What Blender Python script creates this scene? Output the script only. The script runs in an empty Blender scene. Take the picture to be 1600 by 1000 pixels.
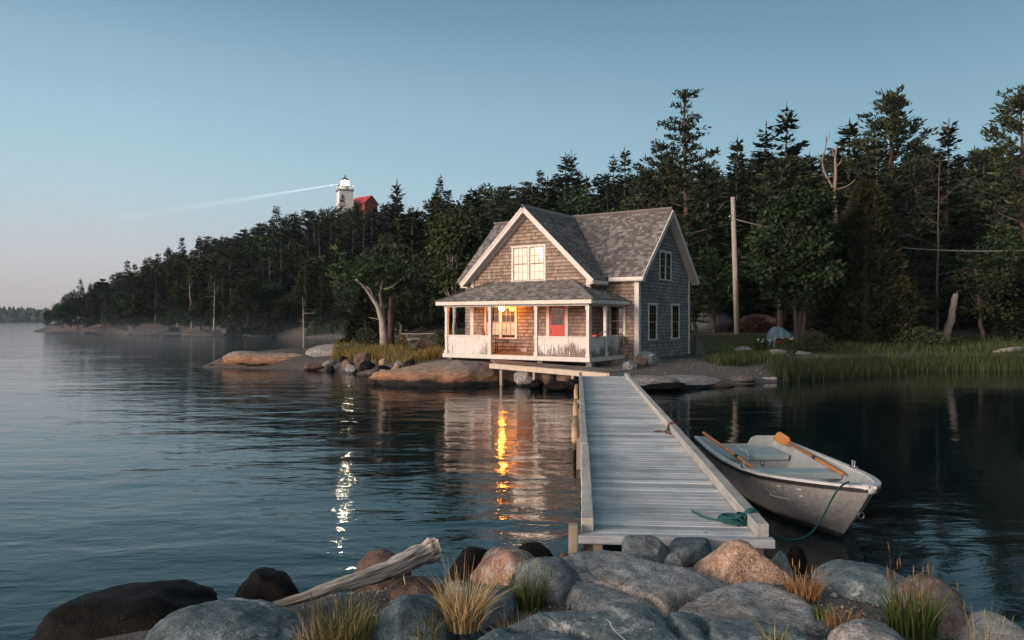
import bpy, bmesh, math, random, bisect
import numpy as np
from mathutils import Vector, Matrix, noise as mnoise

R = math.radians
F, CZ = 1178.0, 2.45
scene = bpy.context.scene
COL = scene.collection
random.seed(7)


def px(x, y, D):
    return Vector(((x - 800) / F * D, D, CZ - (y - 500) / F * D))


# ------------------------------------------------------------------ objects
def tag(o, label, cat, group=None, kind=None):
    o['label'] = label
    o['category'] = cat
    if group:
        o['group'] = group
    if kind:
        o['kind'] = kind
    return o


def empty(name, loc, rz=0.0):
    o = bpy.data.objects.new(name, None)
    o.empty_display_size = 0.2
    o.location = loc
    o.rotation_euler = (0, 0, rz)
    COL.objects.link(o)
    return o


class MB:
    """collects shapes, then links them as one mesh object"""

    def __init__(self):
        self.v, self.f, self.r = [], [], []

    def add(self, vs, fs, rnd=None):
        b = len(self.v)
        self.v.extend([tuple(p) for p in vs])
        rr = random.random() if rnd is None else rnd
        for f in fs:
            self.f.append(tuple(i + b for i in f))
            self.r.append(rr)

    def para(self, c, a, b, d, rnd=None):
        """box from centre and three half-extent vectors"""
        c, a, b, d = Vector(c), Vector(a), Vector(b), Vector(d)
        if a.cross(b).dot(d) < 0:
            a = -a
        vs = [c + sx * a + sy * b + sz * d for sz in (-1, 1) for sy in (-1, 1) for sx in (-1, 1)]
        self.add(vs, [(0, 2, 3, 1), (4, 5, 7, 6), (0, 1, 5, 4), (2, 6, 7, 3), (0, 4, 6, 2), (1, 3, 7, 5)], rnd)

    def box(self, x0, x1, y0, y1, z0, z1, rnd=None):
        self.para(((x0 + x1) / 2, (y0 + y1) / 2, (z0 + z1) / 2), ((x1 - x0) / 2, 0, 0), (0, (y1 - y0) / 2, 0), (0, 0, (z1 - z0) / 2), rnd)

    def beam(self, p0, p1, a, b, rnd=None):
        p0, p1 = Vector(p0), Vector(p1)
        self.para((p0 + p1) / 2, (p1 - p0) / 2, a, b, rnd)

    def prism(self, poly, off, rnd=None):
        """planar polygon (3-D points) thickened by the vector off"""
        off = Vector(off)
        n = len(poly)
        vs = [Vector(p) for p in poly] + [Vector(p) + off for p in poly]
        fs = [tuple(range(n - 1, -1, -1)), tuple(range(n, 2 * n))]
        fs += [(i, (i + 1) % n, n + (i + 1) % n, n + i) for i in range(n)]
        self.add(vs, fs, rnd)

    def tube(self, pts, rad, n=8, cap=True, rnd=None, wob=0.0):
        pts = [Vector(p) for p in pts]
        if not hasattr(rad, '__len__'):
            rad = [rad] * len(pts)
        vs = []
        ref = Vector((0.13, 0.21, 1)).normalized()
        for i, p in enumerate(pts):
            t = (pts[min(i + 1, len(pts) - 1)] - pts[max(i - 1, 0)])
            if t.length < 1e-9:
                t = Vector((0, 0, 1))
            t.normalize()
            a = t.cross(ref)
            if a.length < 0.05:
                a = t.cross(Vector((1, 0, 0)))
            a.normalize()
            b = t.cross(a)
            for k in range(n):
                q = 2 * math.pi * k / n
                rr = rad[i] * (1 + (random.uniform(-wob, wob) if wob else 0))
                vs.append(p + rr * (math.cos(q) * a + math.sin(q) * b))
        fs = []
        for i in range(len(pts) - 1):
            for k in range(n):
                fs.append((i * n + k, i * n + (k + 1) % n, (i + 1) * n + (k + 1) % n, (i + 1) * n + k))
        if cap:
            fs.append(tuple(range(n - 1, -1, -1)))
            fs.append(tuple(range((len(pts) - 1) * n, len(pts) * n)))
        self.add(vs, fs, rnd)

    def lathe(self, c, prof, n=16, rnd=None):
        c = Vector(c)
        vs = []
        for r, z in prof:
            for k in range(n):
                q = 2 * math.pi * k / n
                vs.append(c + Vector((r * math.cos(q), r * math.sin(q), z)))
        fs = []
        for i in range(len(prof) - 1):
            for k in range(n):
                fs.append((i * n + k, i * n + (k + 1) % n, (i + 1) * n + (k + 1) % n, (i + 1) * n + k))
        fs.append(tuple(range(n - 1, -1, -1)))
        fs.append(tuple(range((len(prof) - 1) * n, len(prof) * n)))
        self.add(vs, fs, rnd)

    def build(self, name, mat, parent=None, smooth=False, bevel=0.0):
        me = bpy.data.meshes.new(name)
        me.from_pydata(self.v, [], self.f)
        at = me.attributes.new('rnd', 'FLOAT', 'FACE')
        at.data.foreach_set('value', self.r)
        me.materials.append(mat)
        if smooth:
            me.polygons.foreach_set('use_smooth', [True] * len(me.polygons))
        me.update()
        o = bpy.data.objects.new(name, me)
        COL.objects.link(o)
        if parent:
            o.parent = parent
        if bevel:
            m = o.modifiers.new('bevel', 'BEVEL')
            m.width = bevel
            m.segments = 2
            m.limit_method = 'ANGLE'
        return o


# ---------------------------------------------------------------- materials
class NT:
    def __init__(self, name):
        self.m = bpy.data.materials.new(name)
        self.m.use_nodes = True
        self.t = self.m.node_tree
        self.t.nodes.clear()
        self.out = self.n('ShaderNodeOutputMaterial')

    def n(self, kind, **kw):
        nd = self.t.nodes.new(kind)
        for k, v in kw.items():
            if k in nd.inputs:
                nd.inputs[k].default_value = v
            else:
                setattr(nd, k, v)
        return nd

    def l(self, a, b):
        self.t.links.new(a, b)

    def coord(self, scale=(1, 1, 1), rot=(0, 0, 0), which='Object'):
        tc = self.n('ShaderNodeTexCoord')
        mp = self.n('ShaderNodeMapping')
        mp.inputs['Scale'].default_value = scale
        mp.inputs['Rotation'].default_value = rot
        self.l(tc.outputs[which], mp.inputs['Vector'])
        return mp.outputs['Vector']

    def noise(self, vec, scale, detail=4, rough=0.6, dist=0.0):
        nd = self.n('ShaderNodeTexNoise')
        nd.inputs['Scale'].default_value = scale
        nd.inputs['Detail'].default_value = detail
        nd.inputs['Roughness'].default_value = rough
        nd.inputs['Distortion'].default_value = dist
        self.l(vec, nd.inputs['Vector'])
        return nd.outputs['Fac']

    def ramp(self, fac, stops, interp='LINEAR'):
        nd = self.n('ShaderNodeValToRGB')
        cr = nd.color_ramp
        cr.interpolation = interp
        while len(cr.elements) < len(stops):
            cr.elements.new(0.5)
        for e, (p, c) in zip(cr.elements, stops):
            e.position = p
            if not hasattr(c, '__len__'):
                c = (c, c, c)
            e.color = (*c, 1)
        self.l(fac, nd.inputs['Fac'])
        return nd.outputs['Color']

    def mix(self, fac, a, b, mode='MIX'):
        nd = self.n('ShaderNodeMix', data_type='RGBA', blend_type=mode)
        for s, val in ((nd.inputs[0], fac), (nd.inputs[6], a), (nd.inputs[7], b)):
            if isinstance(val, (int, float)):
                s.default_value = val
            elif isinstance(val, tuple):
                s.default_value = (*val, 1)
            else:
                self.l(val, s)
        return nd.outputs[2]

    def math(self, op, a, b=0.0, c=0.0):
        nd = self.n('ShaderNodeMath', operation=op)
        for s, val in zip(nd.inputs, (a, b, c)):
            if isinstance(val, (int, float)):
                s.default_value = val
            else:
                self.l(val, s)
        return nd.outputs[0]

    def attr(self, name='rnd', out='Fac'):
        nd = self.n('ShaderNodeAttribute')
        nd.attribute_name = name
        return nd.outputs[out]

    def bump(self, h, strength=0.5, dist=0.02, normal=None):
        nd = self.n('ShaderNodeBump')
        nd.inputs['Strength'].default_value = strength
        nd.inputs['Distance'].default_value = dist
        self.l(h, nd.inputs['Height'])
        if normal is not None:
            self.l(normal, nd.inputs['Normal'])
        return nd.outputs['Normal']

    def bsdf(self, color, rough=0.7, normal=None, **kw):
        p = self.n('ShaderNodeBsdfPrincipled')
        if isinstance(color, tuple):
            p.inputs['Base Color'].default_value = (*color, 1)
        else:
            self.l(color, p.inputs['Base Color'])
        if isinstance(rough, (int, float)):
            p.inputs['Roughness'].default_value = rough
        else:
            self.l(rough, p.inputs['Roughness'])
        if normal is not None:
            self.l(normal, p.inputs['Normal'])
        for k, val in kw.items():
            p.inputs[k.replace('_', ' ')].default_value = val
        self.l(p.outputs[0], self.out.inputs['Surface'])
        return p


def pmat(name, c1, c2, scale=6.0, rough=0.75, bump=0.3, bdist=0.01, stretch=(1, 1, 1), rndamt=0.0, **kw):
    t = NT(name)
    v = t.coord(stretch)
    f = t.noise(v, scale, 6, 0.65)
    col = t.ramp(f, [(0.3, c1), (0.7, c2)])
    if rndamt:
        k = t.math('MULTIPLY_ADD', t.attr(), 2 * rndamt, 1 - rndamt)
        col = t.mix(1.0, col, k, 'MULTIPLY')
    f2 = t.noise(v, scale * 5, 4, 0.6)
    t.bsdf(col, rough, t.bump(f2, bump, bdist), **kw)
    return t.m


def shingle_mat(name, c1, c2, c3, stretch, z0, dz, butt_shade=.4, tip=.72):
    t = NT(name)
    v = t.coord(stretch)
    col = t.ramp(t.attr(), [(0.0, c1), (0.5, c2), (1.0, c3)])
    g = t.noise(v, 1.0, 5, 0.65)
    col = t.mix(1.0, col, t.ramp(g, [(0.25, 0.72), (0.75, 1.22)]), 'MULTIPLY')
    w = t.noise(t.coord(), 0.7, 4, 0.6)
    col = t.mix(1.0, col, t.ramp(w, [(0.3, 0.82), (0.7, 1.12)]), 'MULTIPLY')
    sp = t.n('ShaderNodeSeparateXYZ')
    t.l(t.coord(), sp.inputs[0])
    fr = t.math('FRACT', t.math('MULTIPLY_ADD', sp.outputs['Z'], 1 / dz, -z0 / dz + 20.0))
    col = t.mix(1.0, col, t.ramp(fr, [(0.0, butt_shade), (0.10, butt_shade + .15), (0.2, 1.2), (0.5, 1.0), (1.0, tip)]), 'MULTIPLY')  # dark butt line paints in the row shadow; the fade above is weathering
    t.bsdf(col, 0.82, t.bump(g, 0.5, 0.006), Specular_IOR_Level=0.25)
    return t.m


M_SH = shingle_mat('cedar_shingle', (0.25, 0.185, 0.148), (0.345, 0.262, 0.21), (0.45, 0.355, 0.295), (26, 26, 3), .86, .148)
M_SHG = shingle_mat('grey_cedar_shingle', (0.19, 0.19, 0.19), (0.26, 0.26, 0.26), (0.34, 0.34, 0.335), (26, 26, 3), .86, .148)
M_ROOF = shingle_mat('roof_shingle', (0.13, 0.122, 0.117), (0.20, 0.188, 0.18), (0.36, 0.345, 0.335), (14, 14, 14), 4.123, .0967, .55, .85)
M_PROOF = shingle_mat('porch_roof_shingle', (0.13, 0.122, 0.117), (0.20, 0.188, 0.18), (0.36, 0.345, 0.335), (14, 14, 14), 3.25, .0513, .55, .85)
M_WHITE = pmat('white_trim', (0.6, 0.56, 0.52), (0.8, 0.77, 0.73), 5, 0.6, 0.2, 0.004, (1, 1, 1))
M_SASH = pmat('sash_paint', (0.22, 0.17, 0.14), (0.32, 0.26, 0.22), 8, 0.55, 0.2, 0.003)


def peel_mat():
    t = NT('peeling_paint')
    v = t.coord((24, 24, 1.9))
    f = t.noise(v, 1.0, 6, 0.7)
    big = t.noise(t.coord((1.1, 1.1, 0.9)), 1.0, 2, 0.5)
    sp = t.n('ShaderNodeSeparateXYZ')
    tc = t.n('ShaderNodeTexCoord')
    t.l(tc.outputs['Object'], sp.inputs[0])
    hz = t.math('MULTIPLY_ADD', sp.outputs['Z'], -0.30, 0.48)
    side = t.math('MULTIPLY_ADD', sp.outputs['X'], 0.026, 0.10)
    s = t.math('ADD', t.math('ADD', t.math('MULTIPLY', f, 0.75), t.math('MULTIPLY', big, 0.55)), t.math('ADD', hz, side))
    m = t.ramp(s, [(0.80, 0.0), (0.825, 1.0)])
    wood = t.ramp(f, [(0.3, (0.13, 0.10, 0.085)), (0.7, (0.28, 0.23, 0.2))])
    paint = t.ramp(t.noise(t.coord(), 7, 4), [(0.3, (0.66, 0.63, 0.6)), (0.7, (0.82, 0.8, 0.77))])
    t.bsdf(t.mix(m, paint, wood), 0.7, t.bump(m, 0.4, -0.004))
    return t.m


M_PEEL = peel_mat()


def plank_mat(name, c1, c2, c3, along='x'):
    t = NT(name)
    st = {'x': (1.3, 30, 30), 'y': (30, 1.3, 30), 'z': (30, 30, 1.3)}[along]
    g = t.noise(t.coord(st), 1.0, 6, 0.7, 0.4)
    col = t.ramp(t.attr(), [(0, c1), (0.5, c2), (1, c3)])
    col = t.mix(1.0, col, t.ramp(g, [(0.3, 0.72), (0.5, 0.97), (0.75, 1.12)]), 'MULTIPLY')
    bl = t.noise(t.coord(), 2.1, 6, 0.7)
    col = t.mix(1.0, col, t.ramp(bl, [(0.3, 0.68), (0.65, 1.12)]), 'MULTIPLY')
    kn = t.n('ShaderNodeTexVoronoi', Scale=2.3)
    t.l(t.coord(), kn.inputs['Vector'])
    col = t.mix(t.ramp(kn.outputs['Distance'], [(0.03, 0.75), (0.06, 0.0)]), col, (0.09, 0.075, 0.065))
    t.bsdf(col, 0.72, t.bump(g, 0.5, 0.006), Specular_IOR_Level=0.3)
    return t.m


M_DECK = plank_mat('grey_deck_wood', (0.36, 0.40, 0.43), (0.52, 0.56, 0.59), (0.68, 0.71, 0.72), 'x')
M_RAIL = plank_mat('grey_rail_wood', (0.40, 0.40, 0.38), (0.48, 0.47, 0.44), (0.56, 0.54, 0.49), 'y')
M_BROWNDECK = plank_mat('brown_deck_wood', (0.19, 0.165, 0.15), (0.24, 0.21, 0.19), (0.3, 0.26, 0.23), 'y')
M_POSTW = plank_mat('post_wood', (0.30, 0.25, 0.2), (0.38, 0.32, 0.26), (0.45, 0.38, 0.3), 'z')
M_PALE = pmat('pale_plank', (0.5, 0.42, 0.34), (0.66, 0.57, 0.47), 5, 0.7)
M_LOG = pmat('peeled_log', (0.36, 0.24, 0.14), (0.62, 0.46, 0.3), 4, 0.7, 0.4, 0.01, (1, 0.4, 1))
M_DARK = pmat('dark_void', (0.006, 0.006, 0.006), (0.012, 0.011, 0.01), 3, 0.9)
M_RED = pmat('red_door_paint', (0.46, 0.030, 0.012), (0.56, 0.045, 0.02), 4, 0.5)
M_METAL = pmat('grey_metal', (0.4, 0.4, 0.4), (0.55, 0.55, 0.55), 10, 0.35, Metallic=1.0)
M_OAR = pmat('varnished_oar', (0.42, 0.14, 0.025), (0.60, 0.24, 0.05), 3, 0.35, 0.1, 0.002, (8, 1, 8))
M_ROPE = pmat('teal_rope', (0.003, 0.05, 0.055), (0.012, 0.12, 0.12), 60, 0.7, 0.8, 0.004)
M_ROPEW = pmat('pale_rope', (0.3, 0.36, 0.36), (0.45, 0.5, 0.5), 60, 0.7, 0.8, 0.004)
M_TARP = pmat('blue_tarp', (0.10, 0.18, 0.23), (0.15, 0.26, 0.32), 3, 0.5, 0.5, 0.04)
M_BLACK = pmat('black_rubber', (0.008, 0.008, 0.009), (0.016, 0.016, 0.017), 20, 0.6)


def glass_mat():
    t = NT('window_glass')
    g = t.n('ShaderNodeBsdfGlossy', Roughness=0.02)
    w = t.noise(t.coord(), 2.2, 2)
    t.l(t.bump(w, 0.2, 0.004), g.inputs['Normal'])
    tr = t.n('ShaderNodeBsdfTransparent')
    mx = t.n('ShaderNodeMixShader')
    fr = t.n('ShaderNodeFresnel', IOR=1.5)
    t.l(fr.outputs[0], mx.inputs[0])
    t.l(tr.outputs[0], mx.inputs[1])
    t.l(g.outputs[0], mx.inputs[2])
    t.l(mx.outputs[0], t.out.inputs['Surface'])
    return t.m


M_GLASS = glass_mat()


def curtain_mat(name, c1, c2, emit=0.0, ecol=(1, 0.62, 0.3), stretch=(22, 22, 1.2)):
    t = NT(name)
    f = t.noise(t.coord(stretch), 1.0, 4, 0.6)
    col = t.ramp(f, [(0.3, c1), (0.7, c2)])
    p = t.bsdf(col, 0.9)
    if emit:
        e = t.mix(1.0, ecol, t.ramp(t.noise(t.coord((3, 3, 1.6)), 1.0, 3), [(0.3, 0.6), (0.7, 1.2)]), 'MULTIPLY')
        t.l(e, p.inputs['Emission Color'])
        p.inputs['Emission Strength'].default_value = emit
    return t.m


M_CURT = curtain_mat('curtain_cloth', (0.3, 0.3, 0.3), (0.6, 0.58, 0.55))
M_CURT_SKYGLOW = curtain_mat('sky_glow_blind', (0.6, 0.5, 0.4), (0.75, 0.65, 0.55), 0.62, (1, 0.66, 0.40))  # emission stands in for the bright horizon sky mirrored in the upper panes
M_CURT_GLOW = curtain_mat('added_glow_curtain', (0.4, 0.36, 0.3), (0.62, 0.56, 0.5), 0.30, (1, 0.42, 0.10))  # emission added for porch-lamp glow on the cloth and a broader water reflection


def emit_mat(name, col, s):
    t = NT(name)
    e = t.n('ShaderNodeEmission', Strength=s)
    e.inputs['Color'].default_value = (*col, 1)
    t.l(e.outputs[0], t.out.inputs['Surface'])
    return t.m


def rock_mat(name, base, alt, lichen=(0.42, 0.43, 0.41), lich=0.6, speck=0.35, rough=0.8, wet=0.0, spec=0.3, bd=0.035, layer=None, warm=None):
    t = NT(name)
    v = t.coord()
    big = t.noise(v, 1.6, 5, 0.6)
    col = t.ramp(big, [(0.3, base), (0.7, alt)])
    if warm:
        wz = t.noise(t.coord((0.9, 0.9, 2)), 1.1, 4)
        col = t.mix(t.ramp(wz, [(0.42, 0.0), (0.62, 1.0)]), col, warm)
    sp = t.noise(v, 70, 3, 0.7)
    col = t.mix(1.0, col, t.ramp(sp, [(0.28, 1 - speck * 1.4), (0.5, 1.0), (0.72, 1 + speck * 1.5)]), 'MULTIPLY')
    mid = t.noise(v, 9, 6, 0.72)
    col = t.mix(1.0, col, t.ramp(mid, [(0.32, 0.42), (0.6, 1.25)]), 'MULTIPLY')
    lm = t.ramp(t.noise(v, 3.4, 7, 0.75, 0.3), [(lich, 0.0), (lich + 0.05, 1.0)])
    col = t.mix(t.math('MULTIPLY', lm, 0.8), col, lichen)
    bl = t.ramp(t.noise(v, 5.5, 7, 0.8, 0.2), [(0.57, 0.0), (0.64, 1.0)])
    col = t.mix(t.math('MULTIPLY', bl, 0.65), col, tuple(c * 0.3 for c in base))
    l2 = t.ramp(t.noise(v, 15, 5, 0.7, 0.4), [(0.60, 0.0), (0.64, 1.0)])
    l2 = t.math('MULTIPLY', l2, t.ramp(t.noise(v, 2.3, 2), [(0.45, 0.0), (0.6, 0.75)]))
    col = t.mix(l2, col, lichen)
    gp = t.n('ShaderNodeNewGeometry')
    sz = t.n('ShaderNodeSeparateXYZ')
    t.l(gp.outputs['Position'], sz.inputs[0])
    wl = t.ramp(t.math('ADD', sz.outputs['Z'], t.math('MULTIPLY', big, .12)), [(0.15, 0.3), (0.20, 1.0)])
    col = t.mix(1.0, col, wl, 'MULTIPLY')
    cr = t.n('ShaderNodeTexVoronoi', feature='DISTANCE_TO_EDGE', Scale=1.1)
    dv = t.n('ShaderNodeVectorMath', operation='ADD')
    nz = t.n('ShaderNodeTexNoise', Scale=2.0)
    t.l(v, nz.inputs['Vector'])
    t.l(v, dv.inputs[0])
    t.l(nz.outputs['Color'], dv.inputs[1])
    t.l(dv.outputs[0], cr.inputs['Vector'])
    ck = t.ramp(cr.outputs['Distance'], [(0.0, 0.0), (0.006, 1.0)])
    ckm = t.ramp(t.noise(v, 1.7, 2), [(0.48, 1.0), (0.56, 0.0)])
    ck = t.math('MAXIMUM', ck, ckm)
    col = t.mix(1.0, col, t.ramp(ck, [(0, 0.45), (1, 1)]), 'MULTIPLY')
    h = t.math('ADD', t.math('MULTIPLY', mid, 0.6), t.math('MULTIPLY', sp, 0.25))
    h = t.math('ADD', h, t.math('MULTIPLY', ck, 0.25))
    t.bsdf(col, rough, t.bump(h, 1.0, bd), Specular_IOR_Level=spec)
    return t.m


M_RK_GREY = rock_mat('grey_granite', (0.13, 0.155, 0.165), (0.21, 0.23, 0.235), (0.40, 0.42, 0.42), 0.60)
M_RK_TEAL = rock_mat('lichen_granite', (0.085, 0.12, 0.135), (0.16, 0.20, 0.21), (0.42, 0.44, 0.43), 0.57, bd=.022)
M_RK_SLAB = rock_mat('slab_granite', (0.19, 0.215, 0.23), (0.30, 0.32, 0.33), (0.46, 0.45, 0.44), 0.58, 0.45, warm=(0.29, 0.255, 0.23), bd=.02)
M_RK_PINK = rock_mat('pink_granite', (0.34, 0.215, 0.155), (0.46, 0.32, 0.245), (0.62, 0.56, 0.5), 0.63, 0.5)
M_RK_PINKW = rock_mat('white_pink_granite', (0.36, 0.21, 0.15), (0.46, 0.31, 0.24), (0.66, 0.64, 0.61), 0.50, 0.4)
M_RK_PALE = rock_mat('pale_granite', (0.26, 0.25, 0.24), (0.4, 0.38, 0.36), (0.55, 0.53, 0.5), 0.6)
M_RK_BROWN = rock_mat('brown_granite', (0.11, 0.072, 0.058), (0.19, 0.125, 0.10), (0.3, 0.22, 0.17), 0.66)
M_RK_WET = rock_mat('wet_dark_rock', (0.004, 0.003, 0.0026), (0.011, 0.0075, 0.006), (0.05, 0.034, 0.027), 0.70, 0.4, 0.6, spec=0.12)
M_RK_RUST = rock_mat('rust_granite', (0.13, 0.10, 0.09), (0.2, 0.16, 0.145), (0.22, 0.05, 0.025), 0.62)


M_FARROCK = rock_mat('far_shore_rock', (0.06, 0.052, 0.05), (0.115, 0.095, 0.088), (0.24, 0.19, 0.165), 0.6)


def ledge_mat():
    """sunburnt shore ledge: dark wet band at the waterline, orange stain, grey top"""
    t = NT('shore_ledge')
    tc = t.n('ShaderNodeTexCoord')
    geo = t.n('ShaderNodeNewGeometry')
    sp = t.n('ShaderNodeSeparateXYZ')
    t.l(geo.outputs['Position'], sp.inputs[0])
    nz = t.noise(t.coord((1, 1, 1)), 0.9, 5, 0.6)
    z = t.math('ADD', sp.outputs['Z'], t.math('MULTIPLY_ADD', nz, 0.5, -0.25))
    col = t.ramp(z, [(0.0, (0.014, 0.012, 0.012)), (0.17, (0.026, 0.021, 0.019)), (0.25, (0.24, 0.135, 0.085)), (0.42, (0.46, 0.26, 0.155)),
                     (0.60, (0.36, 0.27, 0.215)), (0.85, (0.25, 0.235, 0.23))])
    fine = t.noise(t.coord((1, 1, 2.5)), 5, 7, 0.72)
    col = t.mix(1.0, col, t.ramp(fine, [(0.3, 0.55), (0.65, 1.2)]), 'MULTIPLY')
    sp2 = t.noise(t.coord(), 30, 3)
    col = t.mix(1.0, col, t.ramp(sp2, [(0.3, 0.8), (0.7, 1.2)]), 'MULTIPLY')
    t.bsdf(col, 0.8, t.bump(fine, 1.0, 0.09), Specular_IOR_Level=0.3)
    return t.m


M_LEDGE = ledge_mat()


def leaf_mat(name, c1, c2, c3, spec=0.2, trans=0.0):
    t = NT(name)
    col = t.ramp(t.attr(), [(0, c1), (0.55, c2), (1, c3)])
    ob = t.n('ShaderNodeObjectInfo')
    col = t.mix(1.0, col, t.math('MULTIPLY_ADD', ob.outputs['Random'], 0.55, 0.72), 'MULTIPLY')
    t.bsdf(col, 0.65, None, Specular_IOR_Level=spec)
    return t.m


M_SPRUCE = leaf_mat('spruce_needles', (0.013, 0.022, 0.012), (0.031, 0.047, 0.023), (0.075, 0.092, 0.037))
M_SPRUCE2 = leaf_mat('olive_needles', (0.018, 0.023, 0.010), (0.038, 0.045, 0.018), (0.085, 0.085, 0.03))
M_PINE = leaf_mat('pine_needles', (0.013, 0.021, 0.012), (0.033, 0.045, 0.023), (0.080, 0.095, 0.042))
M_LEAF = leaf_mat('broad_leaves', (0.014, 0.023, 0.009), (0.036, 0.053, 0.018), (0.092, 0.11, 0.037))
M_LEAFG = leaf_mat('maple_leaves', (0.011, 0.024, 0.010), (0.028, 0.055, 0.020), (0.072, 0.12, 0.043))
M_CEDAR = leaf_mat('cedar_sprays', (0.014, 0.018, 0.007), (0.034, 0.038, 0.013), (0.085, 0.078, 0.026))
M_BARK = pmat('grey_brown_bark', (0.06, 0.048, 0.04), (0.15, 0.12, 0.10), 5, 0.9, 0.8, 0.03, (3, 3, 0.7))
M_BARKR = pmat('reddish_bark', (0.055, 0.036, 0.027), (0.13, 0.088, 0.066), 5, 0.9, 0.8, 0.03, (3, 3, 0.7))
M_BIRCH = pmat('white_birch_bark', (0.2, 0.18, 0.16), (0.62, 0.58, 0.53), 5, 0.8, 0.4, 0.01, (1, 1, 2.5))
M_DEADW = pmat('bleached_wood', (0.22, 0.19, 0.165), (0.5, 0.45, 0.4), 4, 0.85, 0.9, 0.02, (5, 5, 0.8))
M_GRASSTAN = leaf_mat('dry_grass', (0.16, 0.11, 0.045), (0.36, 0.27, 0.13), (0.58, 0.46, 0.27))
M_GRASSMIX = leaf_mat('mixed_grass', (0.05, 0.075, 0.022), (0.16, 0.16, 0.06), (0.42, 0.33, 0.17))
M_GRASSGRN = leaf_mat('green_grass', (0.04, 0.07, 0.02), (0.085, 0.13, 0.035), (0.2, 0.22, 0.08))
M_GRASSRED = leaf_mat('russet_grass', (0.13, 0.06, 0.025), (0.26, 0.14, 0.06), (0.42, 0.28, 0.14))
M_REED = leaf_mat('shore_reeds', (0.022, 0.036, 0.013), (0.043, 0.064, 0.024), (0.10, 0.11, 0.046))
M_SEDGE = leaf_mat('shore_sedge', (0.09, 0.10, 0.028), (0.19, 0.165, 0.05), (0.36, 0.25, 0.10))


# ------------------------------------------------------------------- ground
def sdist(poly, X, Y):
    """signed distance to a polygon, positive inside"""
    P = np.array(poly, float)
    Q = np.roll(P, -1, 0)
    best = np.full(X.shape, 1e9)
    inside = np.zeros(X.shape, bool)
    for (ax, ay), (bx, by) in zip(P, Q):
        ex, ey = bx - ax, by - ay
        t = np.clip(((X - ax) * ex + (Y - ay) * ey) / (ex * ex + ey * ey + 1e-12), 0, 1)
        best = np.minimum(best, np.hypot(X - ax - t * ex, Y - ay - t * ey))
        c = ((ay > Y) != (by > Y)) & (X < (bx - ax) * (Y - ay) / ((by - ay) if abs(by - ay) > 1e-12 else 1e-12) + ax)
        inside ^= c
    return np.where(inside, best, -best)


LAND = [(-107, 170), (-92, 150), (-78, 138), (-63, 124), (-50, 117), (-42, 111.5), (-30, 106), (-22, 100), (-16, 90), (-12.5, 75), (-11, 60),
        (-9.6, 50), (-9.5, 45), (-12.5, 43.2), (-15.2, 41.2), (-16.4, 39.8), (-15.4, 38.8), (-11.9, 37.9), (-8.8, 36.3), (-6.9, 34.3), (-5.6, 32.2),
        (-4.6, 30.6), (-2.3, 28.6), (0, 28.4), (1.4, 28.9), (2.8, 27.6), (4.1, 26.5), (6.9, 27.3), (10.3, 29.8), (13.6, 32.2), (17.3, 34.3),
        (19.2, 36.6), (22, 36.4), (24.5, 36.2), (32, 35), (60, 38), (140, 42), (320, 60), (320, 420), (-60, 420), (-112, 200)]
BANK = [(-7, 3.0), (-3.6, 4.9), (-2.2, 5.7), (-0.9, 6.2), (0.4, 6.5), (1.6, 6.7), (2.4, 6.4), (3.0, 6.0), (3.5, 5.2), (4.0, 4.2), (4.8, 2.8), (8, -1), (9, -40), (-40, -40), (-20, -8)]
CTRL = np.array([
    (3, 33, .72), (-4, 38, .85), (8, 35, .78), (14, 40, .95), (25, 42, .95), (35, 42, 1.1), (60, 48, 2), (15, 50, 1.55), (5, 50, 1.6), (30, 52, 1.7),
    (0, 58, 2.6), (20, 62, 3.2), (42, 62, 4), (70, 65, 6), (-8, 70, 2.5), (-13, 95, 3), (10, 80, 8), (35, 85, 10), (70, 90, 13), (0, 110, 15),
    (30, 115, 17), (70, 120, 18), (130, 130, 20), (-20, 120, 12), (-30, 140, 17), (-37, 165, 18.5), (-20, 160, 19.5), (0, 150, 21), (40, 150, 22), (-40, 122, 9),
    (-50, 140, 13.5), (-63, 140, 7.5), (-78, 150, 3.2), (-95, 163, 1.5), (-60, 165, 13), (-80, 180, 4), (-36, 210, 15), (60, 220, 20), (200, 200, 20), (0, 300, 14)], float)


def ground_z(X, Y):
    X, Y = np.asarray(X, float), np.asarray(Y, float)
    d1, d2 = sdist(LAND, X, Y), sdist(BANK, X, Y)
    num = np.zeros(X.shape)
    den = np.zeros(X.shape)
    for cx, cy, ch in CTRL:
        w = 1.0 / (((X - cx) ** 2 + (Y - cy) ** 2) ** 1.6 + 4.0)
        num += w * ch
        den += w
    H = num / den
    h1 = np.where(d1 > 0, H * (1 - np.exp(-np.maximum(d1, 0) / (1.0 + 0.35 * np.maximum(H, 0) + 0.9 * np.maximum(H - 1.5, 0)))), np.maximum(d1 * 0.35, -3))
    hb = np.where(d2 > 0, 0.54 * (1 - np.exp(-np.maximum(d2, 0) / 0.32)) + 0.03 * np.maximum(3 - Y, 0), np.maximum(d2 * 0.5, -3))
    return np.maximum(h1, hb)


def axis(breaks):
    out = []
    for a, b, s in breaks:
        out += list(np.arange(a, b, s))
    out.append(breaks[-1][1])
    return np.array(out)


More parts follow.
